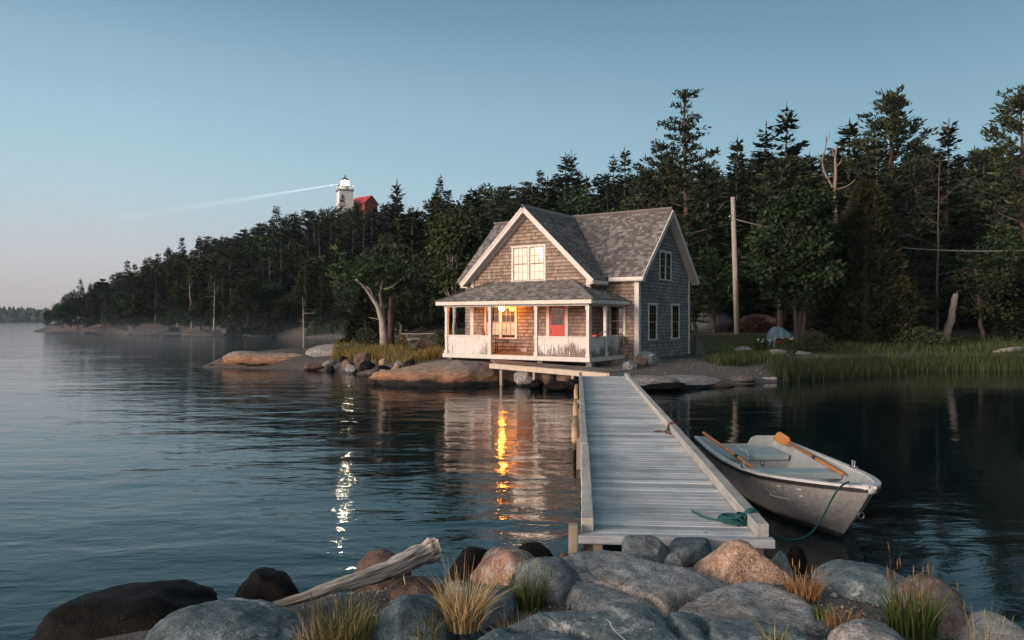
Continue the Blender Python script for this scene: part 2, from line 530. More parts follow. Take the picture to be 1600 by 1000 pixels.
ax = axis([(-320, -120, 10), (-120, -20, 1.6), (-20, 36, 0.4), (36, 110, 2), (110, 320, 10)])
ay = axis([(-40, -6, 4), (-6, 12, 0.3), (12, 24, 1.5), (24, 56, 0.4), (56, 200, 1.7), (200, 420, 10)])
GX, GY = np.meshgrid(ax, ay)
GZ = ground_z(GX, GY)
nzv = np.array([mnoise.fractal((x * 0.45, y * 0.45, 3.1), 1.0, 2.0, 4) for x, y in zip(GX.ravel(), GY.ravel())]).reshape(GX.shape)
GZ = GZ + nzv * np.where(GZ > 0.05, np.clip(0.05 + GZ * 0.03, 0, 0.5), 0.08)
SD = sdist(LAND, GX, GY)
AXL, AYL = ax.tolist(), ay.tolist()
GZL, SDL = GZ.tolist(), SD.tolist()


def lerp_grid(G, x, y):
    i = max(0, min(len(AXL) - 2, bisect.bisect_right(AXL, x) - 1))
    j = max(0, min(len(AYL) - 2, bisect.bisect_right(AYL, y) - 1))
    u = min(1, max(0, (x - AXL[i]) / (AXL[i + 1] - AXL[i])))
    v = min(1, max(0, (y - AYL[j]) / (AYL[j + 1] - AYL[j])))
    return (G[j][i] * (1 - u) + G[j][i + 1] * u) * (1 - v) + (G[j + 1][i] * (1 - u) + G[j + 1][i + 1] * u) * v


def gz(x, y):
    return lerp_grid(GZL, x, y)


nx, ny = len(ax), len(ay)
idx = np.arange(nx * ny).reshape(ny, nx)
quads = np.stack([idx[:-1, :-1], idx[:-1, 1:], idx[1:, 1:], idx[1:, :-1]], -1).reshape(-1, 4)
me = bpy.data.meshes.new('ground')
me.from_pydata(np.stack([GX, GY, GZ], -1).reshape(-1, 3).tolist(), [], quads.tolist())
me.polygons.foreach_set('use_smooth', [True] * len(me.polygons))


def blob(cx, cy, rx, ry):
    return np.clip(1.4 - np.hypot((GX - cx) / rx, (GY - cy) / ry), 0, 1)


lawn = np.clip(blob(-4, 39, 6, 6) + blob(12, 41, 10, 7) + blob(24, 42, 12, 6) + blob(4, 46, 12, 6) + blob(-6, 36, 3, 4), 0, 1)
gravel = np.clip(blob(7.5, 30.5, 3.6, 3.2) + blob(6, 28.5, 2.5, 1.5) + (GY < 14) * 1.0, 0, 1)
track = np.clip(1 - np.abs(GY - (48.5 + 0.04 * (GX - 10))) / 0.8, 0, 1) * (GX > 5) * (GX < 26)
forest = np.clip((GY - 52) / 6, 0, 1) * np.clip((SD - 1.5) / 2, 0, 1)
lawn *= (1 - forest) * np.clip((SD - 1.3) / 1.2, 0, 1)
attr = me.attributes.new('cover', 'FLOAT_COLOR', 'POINT')
attr.data.foreach_set('color', np.stack([lawn, np.clip(gravel + track, 0, 1), forest, np.ones_like(lawn)], -1).ravel())


def ground_mat():
    t = NT('ground_cover')
    cv = t.n('ShaderNodeAttribute')
    cv.attribute_name = 'cover'
    sep = t.n('ShaderNodeSeparateColor')
    t.l(cv.outputs['Color'], sep.inputs[0])
    v = t.coord()
    n1 = t.noise(v, 0.6, 6, 0.65)
    n2 = t.noise(v, 9, 6, 0.7)
    n3 = t.noise(v, 45, 3, 0.7)
    rockc = t.ramp(n2, [(0.3, (0.055, 0.05, 0.047)), (0.7, (0.17, 0.15, 0.138))])
    grass = t.ramp(n2, [(0.25, (0.022, 0.032, 0.010)), (0.6, (0.055, 0.07, 0.022)), (0.8, (0.11, 0.105, 0.04))])
    grv = t.ramp(n3, [(0.3, (0.05, 0.046, 0.042)), (0.55, (0.15, 0.14, 0.13)), (0.75, (0.32, 0.30, 0.28))])
    flo = t.ramp(n2, [(0.3, (0.007, 0.007, 0.005)), (0.7, (0.020, 0.018, 0.012))])
    e = lambda s: t.ramp(t.math('ADD', s, t.math('MULTIPLY_ADD', n1, 0.8, -0.4)), [(0.42, 0.0), (0.58, 1.0)])
    col = t.mix(e(sep.outputs[0]), rockc, grass)
    col = t.mix(e(sep.outputs[1]), col, grv)
    col = t.mix(e(sep.outputs[2]), col, flo)
    t.bsdf(col, 0.9, t.bump(t.math('ADD', n2, t.math('MULTIPLY', n3, 0.4)), 0.9, 0.05), Specular_IOR_Level=0.2)
    return t.m


me.materials.append(ground_mat())
g = bpy.data.objects.new('ground', me)
COL.objects.link(g)
g['kind'] = 'structure'


# -------------------------------------------------------------------- water
def water_mat():
    t = NT('lake_water')
    tc = t.n('ShaderNodeTexCoord')

    def mp(s, rz=0.0):
        m = t.n('ShaderNodeMapping')
        m.inputs['Scale'].default_value = s
        m.inputs['Rotation'].default_value = (0, 0, rz)
        t.l(tc.outputs['Object'], m.inputs['Vector'])
        return m.outputs[0]
    swell = t.noise(mp((0.5, 1.1, 1), 0.25), 0.9, 3, 0.5, 0.4)
    rip = t.noise(mp((0.8, 1.5, 1), 0.12), 2.6, 4, 0.55, 0.6)
    fine = t.noise(mp((1, 1.4, 1), -0.3), 9, 3, 0.55)
    sx = t.n('ShaderNodeSeparateXYZ')
    t.l(tc.outputs['Object'], sx.inputs[0])
    calm = t.n('ShaderNodeMapRange')
    for k, val in zip(('From Min', 'From Max', 'To Min', 'To Max'), (1.5, 7.0, 1.0, 0.42)):
        calm.inputs[k].default_value = val
    t.l(sx.outputs['X'], calm.inputs['Value'])
    patch = t.ramp(t.noise(mp((0.05, 0.16, 1)), 1.0, 3), [(0.35, 0.6), (0.65, 1.15)])
    h = t.math('ADD', t.math('MULTIPLY', swell, 1.0), t.math('MULTIPLY', rip, 0.22))
    h = t.math('ADD', h, t.math('MULTIPLY', fine, 0.026))
    h = t.math('MULTIPLY', h, t.math('MULTIPLY', calm.outputs[0], patch))
    t.bsdf((0.0015, 0.010, 0.014), 0.04, t.bump(h, 1.0, 0.043), IOR=1.333, Specular_IOR_Level=0.5, Specular_Tint=(.74, .96, 1, 1))
    return t.m


w = MB()
w.add([(-3500, -60, 0), (3500, -60, 0), (3500, 3500, 0), (-3500, 3500, 0)], [(0, 1, 2, 3)])
wo = w.build('lake_water', water_mat())
wo['kind'] = 'structure'

# --------------------------------------------------------- far wooded shore
mb = MB()
xs = np.arange(-2000, -560, 30)
prof = [(x, 8 + 3 * math.sin(x * 0.006) + 2.0 * mnoise.noise((x * 0.01, 0, 0))) for x in xs]
for (x0, h0), (x1, h1) in zip(prof[:-1], prof[1:]):
    mb.add([(x0, 955, -1), (x1, 955, -1), (x1, 985, h1), (x0, h0 and 985, h0), (x1, 1300, h1 + 6), (x0, 1300, h0 + 6)], [(0, 1, 2, 3), (3, 2, 4, 5)])
fo = mb.build('far_hills', pmat('far_floor', (0.012, 0.016, 0.012), (0.03, 0.035, 0.025), 0.05, 0.9), None, True)
fo['kind'] = 'structure'
mb = MB()
rg = random.Random(3)
for i in range(1500):
    x = rg.uniform(-1900, -560)
    y = rg.choice((960, 970, 985, 1010, 1050)) + rg.uniform(-5, 8)
    zb = np.interp(x, [p[0] for p in prof], [p[1] for p in prof]) * min(1, max(0, (y - 955) / 30))
    hh, rr = rg.uniform(6, 11), rg.uniform(2.5, 4.5)
    n = 6
    vs = []
    for lv, k in ((0, .7), (.3, 1), (.6, .7), (.85, .35)):
        for a in range(n):
            q = a * math.pi * 2 / n + lv
            r2 = rr * k * rg.uniform(.7, 1.2)
            vs.append((x + r2 * math.cos(q), y + r2 * math.sin(q), zb + hh * lv + rg.uniform(-.5, .5)))
    vs.append((x, y, zb + hh))
    fs = [(l * n + a, l * n + (a + 1) % n, (l + 1) * n + (a + 1) % n, (l + 1) * n + a) for l in range(3) for a in range(n)]
    fs += [(3 * n + a, 3 * n + (a + 1) % n, 4 * n) for a in range(n)]
    mb.add(vs, fs)
o = mb.build('treeline', M_SPRUCE)
tag(o, 'hazy blue wooded shore far across the lake', 'treeline', None, 'stuff')


# -------------------------------------------------------------------- trees
class Leaves:
    def __init__(self):
        self.v, self.r = [], []

    def spray(self, p, d, ln, wd, up=None, rnd=None):
        """a leaf-spray: a small kite along d"""
        d = Vector(d).normalized()
        u = Vector(up) if up is not None else Vector((random.gauss(0, 1), random.gauss(0, 1), random.gauss(0, 1)))
        s = d.cross(u)
        if s.length < 1e-3:
            s = d.cross(Vector((0.3, 1, 0.2)))
        s.normalize()
        p = Vector(p)
        self.v += [p - s * wd * .25, p + d * ln * .45 - s * wd * .5, p + d * ln, p + d * ln * .45 + s * wd * .5]
        self.r.append(random.random() if rnd is None else rnd)

    def build(self, name, mat, parent):
        n = len(self.r)
        me = bpy.data.meshes.new(name)
        me.from_pydata([tuple(p) for p in self.v], [], [(4 * i, 4 * i + 1, 4 * i + 2, 4 * i + 3) for i in range(n)])
        at = me.attributes.new('rnd', 'FLOAT', 'FACE')
        at.data.foreach_set('value', self.r)
        me.materials.append(mat)
        o = bpy.data.objects.new(name, me)
        COL.objects.link(o)
        o.parent = parent
        return o


def rdir(az, el):
    return Vector((math.cos(az) * math.cos(el), math.sin(az) * math.cos(el), math.sin(el)))


def bend_trunk(H, r0, r1, lean=0.02, n=9, seed=0):
    rg = random.Random(seed)
    ax_, ay_ = rg.uniform(-lean, lean), rg.uniform(-lean, lean)
    pts = [Vector((ax_ * H * (i / n) ** 1.5 + rg.uniform(-.012, .012) * H * .3, ay_ * H * (i / n) ** 1.5 + rg.uniform(-.012, .012) * H * .3, H * i / n - (0.3 if i == 0 else 0))) for i in range(n + 1)]
    rad = [r0 + (r1 - r0) * (i / n) ** .8 for i in range(n + 1)]
    rad[0] *= 1.35
    return pts, rad


def along(pts, t):
    x = max(0, min(.9999, t)) * (len(pts) - 1)
    i = int(x)
    return pts[i].lerp(pts[i + 1], x - i)


def spruce(name, H=11, Rr=2.0, bare=.1, seed=0, mat=None, ragged=.25, step=.34, bark=None):
    random.seed(seed)
    root = empty(name, (0, 0, 0))
    tr, br = MB(), Leaves()
    pts, rad = bend_trunk(H, .017 * H, .02, .02, 10, seed)
    tr.tube(pts, rad, 8, wob=.05)
    z = bare * H
    while z < H * .985:
        t = z / H
        tt = (t - bare) / (1 - bare)
        Lm = Rr * ((1 - tt) ** .85) * (1 if tt > .12 else .55 + tt * 3.6) + .12
        nb = 7 if tt < .75 else 5
        a0 = random.uniform(0, 6.28)
        for k in range(nb):
            if random.random() < ragged * .45:
                continue
            az = a0 + k * 6.283 / nb + random.uniform(-.3, .3)
            L = Lm * random.uniform(1 - ragged * 1.6, 1.12)
            el = -.28 + .75 * tt + random.uniform(-.12, .12)
            b = along(pts, t)
            d = rdir(az, el)
            if L > .8 and tt < .6:
                tr.tube([b, b + d * L * .8], [.03, .008], 4, False)
            sd = Vector((-math.sin(az), math.cos(az), 0))
            q = .15 + .1 * L
            while q < L:
                p = b + d * q + Vector((0, 0, .10 * (q / L) ** 2 * L))
                wv = random.random()
                for s in (-1, 1):
                    dd = d * .75 + sd * s * random.uniform(.35, .9) + Vector((0, 0, random.uniform(-.38, .05)))
                    ln = random.uniform(.42, .78) * (.65 + .35 * (1 - q / L)) * (1 if L > .7 else .85)
                    br.spray(p, dd, ln, random.uniform(.24, .40), (random.uniform(-.6, .6), random.uniform(-.6, .6), 1), min(1, max(0, wv * .7 + .3 * q / L * random.random())))
                q += .19
            br.spray(b + d * L, d, .4, .16, (0, 0, 1))
        z += step * random.uniform(.75, 1.25) * (1 if tt < .7 else .7)
    for k in range(22):
        br.spray(along(pts, random.uniform(.88, .97)), rdir(k * .7, random.uniform(.2, 1.0)), .5, .2)
    br.spray(pts[-1] - Vector((0, 0, .15)), (0, 0, 1), .6, .1)
    tr.build('trunk', bark or M_BARK, root, True)
    br.build('crown', mat or M_SPRUCE, root)
    root['H'] = H
    return root


def needle_clump(L, p, d, s=.5, n=16):
    base = random.random()
    for i in range(n):
        dd = Vector(d) * .7 + Vector((random.gauss(0, .75), random.gauss(0, .75), random.gauss(.22, .32)))
        q = p + Vector((random.gauss(0, .34), random.gauss(0, .34), random.gauss(0, .10))) * s
        L.spray(q, dd, s * random.uniform(.45, .85), s * random.uniform(.16, .3), None, min(1, max(0, base * .6 + random.random() * .4)))


def pine(name, H=17, Rr=3.6, bare=.35, seed=0, tiers=17, clump=.62, lean=.02, dens=1.0, bark=None, upsweep=.25, cn=15):
    random.seed(seed)
    root = empty(name, (0, 0, 0))
    tr, br = MB(), Leaves()
    pts, rad = bend_trunk(H, .016 * H, .05, lean, 12, seed)
    tr.tube(pts, rad, 9, wob=.05)
    for i in range(tiers):
        tt = (i + random.uniform(-.35, .35)) / tiers
        t = bare + (1 - bare) * max(0, tt)
        if t > .985:
            t = .985
        nb = random.choice((3, 3, 4, 5)) if dens >= .9 else random.choice((2, 3, 3))
        a0 = random.uniform(0, 6.28)
        for k in range(nb):
            az = a0 + k * 6.283 / nb + random.uniform(-.5, .5)
            shape = (math.sin(math.pi * min(1, .22 + .78 * tt)) ** .65) * (1 - .35 * tt)
            L = Rr * shape * random.uniform(.5, 1.2) + .3
            el = random.uniform(-.12, .15) + upsweep * (.3 + tt * 1.2)
            b = along(pts, t)
            pl = [b]
            d = rdir(az, el)
            for s in range(1, 6):
                pl.append(b + d * L * s / 5 + Vector((random.uniform(-.06, .06), random.uniform(-.06, .06), upsweep * .42 * L * (s / 5) ** 2)))
            tr.tube(pl, [.05 * H / 17 * (1 - s / 6) + .012 for s in range(6)], 5, False)
            q = max(.18, .55 - .35 * tt)
            while q <= 1.02:
                p = along(pl, min(q, .999))
                for s in range(2 if L > 1.2 else 1):
                    off = Vector((-math.sin(az), math.cos(az), 0)) * random.gauss(0, .30 * (1.15 - q) * L * .45 + .1)
                    needle_clump(br, p + off + Vector((0, 0, random.uniform(0, .15))), d, clump * random.uniform(.8, 1.25), int(cn * dens))
                q += .36 / max(L, .6)
    for k in range(5):
        needle_clump(br, along(pts, .97) + Vector((random.gauss(0, .15), random.gauss(0, .15), random.uniform(-.3, .3))), (0, 0, 1), clump, cn)
    for i in range(7):
        t = bare * random.uniform(.35, 1.0)
        az = random.uniform(0, 6.28)
        b = along(pts, t)
        tr.tube([b, b + rdir(az, .05) * random.uniform(.6, 1.6)], [.03, .008], 4, False)
    tr.build('trunk', bark or M_BARKR, root, True)
    br.build('crown', M_PINE, root)
    root['H'] = H
    return root


def limb(tr, p, d, L, r, depth, tips, spread=.7, n=5, gnarl=.15, kids=3, up=.15):
    pts = [Vector(p)]
    d = Vector(d).normalized()
    for i in range(n):
        d = (d + Vector((random.gauss(0, gnarl), random.gauss(0, gnarl), random.gauss(up * .25, gnarl * .7)))).normalized()
        pts.append(pts[-1] + d * L / n)
    tr.tube(pts, [max(.008, r * (1 - .55 * i / n)) for i in range(n + 1)], 7 if depth > 1 else 5, depth <= 0, wob=.06)
    if depth <= 0:
        tips.append((pts[-1], d))
        tips.append((pts[-3], d))
        return
    for k in range(kids):
        az = random.uniform(0, 6.28)
        s = d.orthogonal().normalized()
        s = Matrix.Rotation(az, 3, d) @ s
        dd = d + s * random.uniform(spread * .6, spread * 1.3)
        t = random.uniform(.55, 1.0) if k else 1.0
        limb(tr, along(pts, min(t, .999)), dd, L * random.uniform(.55, .8), r * (.45 if k else .5), depth - 1, tips, spread, n, gnarl, kids, up)


def broadleaf(name, H=9.5, Rr=3.0, seed=0, mat=None, leaf=.2, nleaf=9000, stems=1, bark=None, crown0=.3, lump=16, lean=0.0, hollow=.5, oval=1.0, rl=(.26, .5)):
    """a leafy crown: limbs inside, lumps of leaves hung through the volume"""
    random.seed(seed)
    root = empty(name, (0, 0, 0))
    tr, br = MB(), Leaves()
    cz, hz = H * (crown0 + 1) / 2, H * (1 - crown0) / 2
    lumps = []
    for i in range(lump):
        while True:
            p = Vector((random.uniform(-1, 1), random.uniform(-1, 1), random.uniform(-1, 1)))
            if .2 < p.length < .95:
                break
        k = 1.0 - .5 * max(0, p.z) ** 1.3 - .25 * max(0, -p.z)
        lumps.append((Vector((p.x * Rr * .78 * k + lean * p.z, p.y * Rr * .78 * k, cz + p.z * hz * .86)), random.uniform(*rl) * Rr, random.random()))
    for s in range(stems):
        b = Vector((random.uniform(-.16, .16) * (stems > 1) * 1.6, random.uniform(-.12, .12) * (stems > 1), -.3))
        top = Vector((random.uniform(-.3, .3) * Rr, random.uniform(-.3, .3) * Rr, H * .8))
        pts = [b.lerp(top, i / 8) + Vector((random.gauss(0, .05), random.gauss(0, .05), 0)) for i in range(9)]
        r0 = .016 * H / (1 if stems == 1 else 1.5)
        tr.tube(pts, [r0 * (1.2 - i / 8) + .015 for i in range(9)], 8, wob=.06)
        for c, r, _ in lumps:
            if random.random() < 1.2 / stems:
                q = along(pts, max(.3, min(.95, (c.z / H) * .85 - .1)))
                m = q.lerp(c, .5) + Vector((0, 0, -.12))
                tr.tube([q, m, c], [r0 * .4, r0 * .25, .012], 5, False)
    for i in range(nleaf):
        c, r, w = random.choice(lumps)
        d = Vector((random.gauss(0, 1), random.gauss(0, 1), random.gauss(0, .8)))
        d.normalize()
        rr = r * (hollow + (1 - hollow) * random.random() ** .7) * random.uniform(.85, 1.12)
        p = c + Vector((d.x, d.y, d.z * .75)) * rr
        dd = d + Vector((random.gauss(0, .6), random.gauss(0, .6), random.gauss(-.35, .5)))
        br.spray(p, dd, leaf * random.uniform(.7, 1.3), leaf * random.uniform(.5, .95) * oval, d + Vector((random.gauss(0, .5), random.gauss(0, .5), .5)), min(1, max(0, w * .5 + .5 * random.random())))
    tr.build('trunk', bark or M_BARK, root, True)
    br.build('crown', mat or M_LEAF, root)
    root['H'] = H
    return root


def cedar(name, H=9.4, Rr=2.8, seed=0, n=11000, leaf=.34, mat=None, sharp=.75):
    random.seed(seed)
    root = empty(name, (0, 0, 0))
    tr, br = MB(), Leaves()
    tr.tube([(0, 0, -.3), (0, 0, H * .4), (0, 0, H * .9)], [.2, .14, .03], 8)
    for i in range(n):
        t = random.random() ** 1.25
        az = random.uniform(0, 6.283)
        lump = 1 + .34 * mnoise.noise((math.cos(az) * 1.7, math.sin(az) * 1.7, t * 5.5 + seed)) + .18 * mnoise.noise((math.cos(az) * 5, math.sin(az) * 5, t * 15 + seed))
        prof = (1 - t) ** sharp * (.72 + .28 * min(1, t / .14))
        r = (Rr * prof * lump) * (1 - .45 * random.random() ** 2.2) + .06
        p = Vector((math.cos(az) * r, math.sin(az) * r, .15 + t * H * .97))
        d = rdir(az + random.gauss(0, .5), random.uniform(-.2, 1.1))
        w = .5 + .7 * mnoise.noise((math.cos(az) * 2, math.sin(az) * 2, t * 8))
        br.spray(p, d, leaf * random.uniform(.6, 1.2), leaf * random.uniform(.25, .5), None, min(1, max(0, w * .55 + random.random() * .4)))
    br.spray((0, 0, H * .9), (0, 0, 1), H * .1, .25)
    tr.build('trunk', M_BARK, root, True)
    br.build('crown', mat or M_CEDAR, root)
    root['H'] = H
    return root


def dead_tree(name, H=8, seed=0, mat=None, r=.14, fork=1, kids=3, depth=2, lean=.04, twig=1.0):
    random.seed(seed)
    root = empty(name, (0, 0, 0))
    tr = MB()
    pts, rad = bend_trunk(H, r, .02, lean, 10, seed)
    tr.tube(pts, rad, 8, wob=.08)
    o = tr.build('trunk', mat or M_DEADW, root, True)
    b2 = MB()
    for k in range(int(9 * twig)):
        t = random.uniform(.3, .97)
        limb(b2, along(pts, t), rdir(random.uniform(0, 6.28), random.uniform(-.2, .7)), H * .22 * random.uniform(.4, 1.1), r * .32 * (1.1 - t * .6), depth - 1, [], .7, 4, .2, 2)
    b2.build('crown', mat or M_DEADW, root, True)
    root['H'] = H
    return root


def copy_tree(root, name=None):
    r = root.copy()
    COL.objects.link(r)
    for ch in root.children:
        c = ch.copy()
        COL.objects.link(c)
        c.parent = r
    return r


used = set()


def plant(proto, x, y, H, label, cat, group=None, rz=None, z=None, wide=1.0, tilt=(0, 0)):
    o = proto if proto.name not in used else copy_tree(proto)
    used.add(proto.name)
    k = H / proto['H']
    o.location = (x, y, (gz(x, y) if z is None else z) - .05)
    o.scale = (k * wide, k * wide, k)
    o.rotation_euler = (tilt[0], tilt[1], random.uniform(0, 6.28) if rz is None else rz)
    tag(o, label, cat, group)
    return o


P = {
    'spruce': [spruce('spruce', 11, 2.0, .06, 1, M_SPRUCE, .25), spruce('spruce', 11, 2.4, .14, 2, M_SPRUCE, .4, .38), spruce('spruce', 11, 1.7, .05, 3, M_SPRUCE2, .3),
               spruce('spruce', 11, 2.1, .22, 4, M_SPRUCE, .55, .42)],
    'pine': [pine('pine', 15, 3.0, .28, 11, 15, .62), pine('pine', 15, 3.4, .38, 12, 13, .66, .05)],
    'broadleaf': [broadleaf('broadleaf', 10, 3.0, 21, M_LEAF, .34, 4200, crown0=.12, lump=22), broadleaf('broadleaf', 10, 3.4, 22, M_LEAFG, .34, 4200, crown0=.2, lump=24),
                  broadleaf('broadleaf', 10, 2.6, 23, M_SPRUCE2, .34, 4200, crown0=.1, lump=20)],
    'snag': [dead_tree('dead_tree', 9, 31, M_DEADW, .12, twig=1.2), dead_tree('dead_tree', 9, 32, M_DEADW, .10, twig=.6)],
}
SKY = [(60, 490), (90, 470), (110, 452), (130, 444), (160, 435), (200, 410), (240, 398), (280, 380), (320, 372), (350, 362), (400, 352), (430, 338), (480, 326),
       (515, 326), (556, 325), (560, 323), (592, 322), (606, 316), (650, 302), (700, 297), (750, 293), (800, 286), (850, 280), (900, 266), (950, 270), (1000, 264), (1050, 252), (1100, 246), (1150, 242), (1200, 228),
       (1250, 232), (1300, 218), (1350, 222), (1400, 216), (1450, 226), (1500, 226), (1550, 216), (1600, 206), (1700, 206)]


def zone(X):
    if X < 330:
        return 'on the low wooded point at the far left'
    if X < 520:
        return 'on the slope left of the lighthouse'
    if X < 680:
        return 'on the slope below the lighthouse and red shed'
    if X < 1100:
        return 'on the hillside above the cottage roof'
    return 'in the dark wood right of the cottage'


WORDS = {'spruce': ('dark pointed spruce', 'spruce', 'spruces'), 'pine': ('ragged dark pine with tiered limbs', 'pine', 'pines'),
         'broadleaf': ('rounded leafy tree', 'tree', 'leafy trees'), 'snag': ('bare grey dead tree', 'dead tree', 'dead trees')}
rg = random.Random(5)
cand = []
placed = []
# explicit trees: (px x, px top y, distance, proto key, proto index, label, width)
S_, P_, B_, D_ = 'spruce', 'pine', 'broadleaf', 'snag'
EXPL = [
    (1190, 198, 62, S_, 1, 'narrow spruce peak left of the tiered spruce beyond the pole', 1), (1228, 168, 60, S_, 3, 'tall thin-tiered spruce above the leafy maple', 1.1),
    (1148, 219, 66, S_, 0, 'small pointed spruce top above the utility pole', 1), (1322, 193, 60, S_, 0, 'spruce top just right of the bare forked dead tree', 1.2),
    (1480, 192, 60, S_, 2, 'sharp spruce top right of the biggest pine', 1.1), (880, 243, 85, S_, 3, 'ragged twin-topped spruce rising above the front gable', 1.2),
    (897, 238, 86, S_, 1, 'leaning spruce tip beside the twin-topped spruce', .9), (978, 235, 88, S_, 0, 'spruce spire above the middle of the cottage ridge', 1),
    (958, 246, 90, S_, 2, 'shorter spruce spire left of the ridge spire', .9), (1036, 222, 56, P_, 1, 'stubby flat-topped pine left of the tallest pine', .8),
    (686, 276, 140, S_, 1, 'lone spruce spire on the skyline right of the red shed', 1), (617, 287, 84, S_, 3, 'tall bare-trunked spruce below the red shed', 1.0),
    (430, 321, 146, S_, 1, 'tallest spruce on the skyline left of the lighthouse', 1.1), (286, 371, 138, S_, 0, 'front skyline spruce of a pair on the left slope', 1),
    (264, 386, 138, S_, 3, 'lower skyline spruce of a pair on the left slope', 1), (310, 369, 140, S_, 2, 'slim skyline spruce right of the left slope pair', 1),
    (126, 436, 150, S_, 3, 'wind-bent spruce at the tip of the wooded point', 1.1), (200, 407, 140, S_, 0, 'dense spruce near the middle of the wooded point', 1.2),
    (534, 303, 150, S_, 3, 'small spruce standing against the white lighthouse tower', .8), (842, 266, 100, S_, 0, 'spruce top above the front gable peak', 1),
    (760, 283, 110, B_, 0, 'leafy treetop on the skyline left of the gable', 1),
]
for X, yt, D, key, k, lab, wd in EXPL:
    p = px(X, yt, D)
    z0 = gz(p.x, D)
    plant(P[key][k], p.x, D, max(3, p.z - z0), lab, WORDS[key][1], wide=wd)
    placed.append((p.x, D, 2.4))
for i, X in enumerate((517, 526, 536, 546, 556, 566, 575, 584, 593, 601)):
    D = 155.0 + 1.7 * (i % 3)
    p = px(X, 321 + (i * 5) % 4, D)
    if i % 3 == 1:
        plant(P[S_][i % 4], p.x, D, p.z - gz(p.x, D), 'dark spruce on the crest in front of the lighthouse and red shed', 'spruce', 'spruces on the lighthouse crest', wide=1.5)
    else:
        plant(P[B_][i % 3], p.x, D, p.z - gz(p.x, D), 'rounded leafy tree on the crest in front of the lighthouse and red shed', 'tree', 'leafy trees on the lighthouse crest', wide=1.1)
    placed.append((p.x, D, 1.5))
# fill the forest row by row, near rows taller at the right
tries = 0
quota = {S_: 285, P_: 80, B_: 240, D_: 28}
bands = [(149, 162, 480, 625, 34, 0), (95, 176, 70, 620, 190, 0), (56, 108, 415, 700, 75, 0), (62, 150, 560, 1060, 130, 0), (46, 120, 1030, 1660, 175, 0),
         (100, 150, 85, 540, 120, 1), (55, 66, 1080, 1640, 40, 2), (45.5, 53, 1425, 1650, 18, 2)]
for d0, d1, xa, xb, nmax, low in bands:
    count = 0
    for _ in range(9000):
        if count >= nmax:
            break
        tries += 1
        D = d0 + (d1 - d0) * rg.random()
        X = rg.uniform(xa, xb)
        wx = (X - 800) / F * D
        sd_ = lerp_grid(SDL, wx, D)
        if sd_ < (.9 if low == 1 else 1.6):
            continue
        if D < 54 and 1442 < X < 1535:
            continue
        if D < 50 and wx < 17:
            continue
        if math.hypot(wx + 36.5, D - 165) < 4 or math.hypot(wx + 31.5, D - 168) < 5 or D > 176:
            continue
        if abs(X - 572) < 28 and D < 168 and D > 162:
            continue
        key = rg.choices((S_, P_, B_, D_), (58, 10, 29, 3) if xa < 1000 else (48, 20, 28, 4))[0]
        if quota[key] <= 0:
            continue
        H = {S_: rg.uniform(8, 14), P_: rg.uniform(9, 14), B_: rg.uniform(6, 10), D_: rg.uniform(6, 10)}[key] * (1.0 if D < 95 else 1.12)
        if low:
            key = B_ if rg.random() < (.65 if low == 1 else .35) else S_
            H = rg.uniform(2.8, 5.5)
            if low == 1 and sd_ > 9:
                continue
        elif sd_ < 5 and D > 80:
            H *= .7
        z0 = gz(wx, D)
        top = CZ + (500 - np.interp(X, [q[0] for q in SKY], [q[1] for q in SKY])) / F * D - z0
        top -= rg.random() ** 1.6 * (.07 if d0 == 149 else .2) * top
        if key == B_:
            top *= .92
        H = min(H, top)
        if H < 2.6:
            continue
        sep = (2.7 if D < 75 else 3.1) * min(1.15, max(.7, H / 8)) * (.62 if low else 1)
        if any((wx - a) ** 2 + (D - b) ** 2 < (sep * .5 + c * .5) ** 2 for a, b, c in placed):
            continue
        k = rg.randrange(len(P[key]))
        nm, cat, grp = WORDS[key]
        zn = zone(X)
        random.seed(tries)
        plant(P[key][k], wx, D, H, f'{nm} {zn}', cat, f'{grp} {zn}', wide=rg.uniform(1.1, 1.5) * (1.3 if H < 6 else 1) * (.8 if D < 62 else 1))
        placed.append((wx, D, sep))
        quota[key] -= 1
        count += 1
    print('band', d0, count, quota)

# individual trees that stand out
random.seed(40)


def at(Xp, yb, D, z=None):
    x = (Xp - 800) / F * D
    return x, D


def lone(o, Xp, D, label, cat, rz=0.0, z=None, scale=1.0):
    x = (Xp - 800) / F * D
    o.location = (x, D, (gz(x, D) if z is None else z) - .04)
    o.rotation_euler.z = rz
    o.scale = (scale,) * 3
    return tag(o, label, cat)


def top_h(Xp, yt, D):
    p = px(Xp, yt, D)
    return p.z - gz(p.x, D)


h = top_h(1070, 138, 53)
lone(pine('white_pine', h, 2.7, .36, 51, 17, .52, .006, .8, upsweep=.2, cn=17), 1071, 53, 'tallest open-crowned pine rising behind the cottage right gable', 'pine', .6)
h = top_h(1388, 143, 52)
lone(pine('white_pine', h, 3.5, .34, 52, 17, .60, .02, .85, upsweep=.45, cn=20), 1388, 52, 'biggest broad pine with upswept limbs right of the bare dead tree', 'pine', 1.2)
h = top_h(1596, 148, 48)
lone(pine('white_pine', h, 3.3, .34, 53, 15, .60, .02, .8, upsweep=.5, cn=18), 1600, 48, 'upswept pine cut by the right edge of the picture', 'pine', 2.2)
h = top_h(1247, 264, 41.5)
lone(broadleaf('maple', h, 3.15, 54, M_LEAFG, .24, 20000, 4, M_BARK, .13, 64, hollow=.25, rl=(.16, .36)), 1247, 41.5, 'green leafy maple with clustered stems beside the utility pole', 'maple', .4)
h = top_h(1352, 282, 43.5)
lone(cedar('cedar', h, 3.15, 55, 17000, .34), 1352, 43.5, 'broad bushy olive cedar reaching the ground right of the maple', 'cedar')
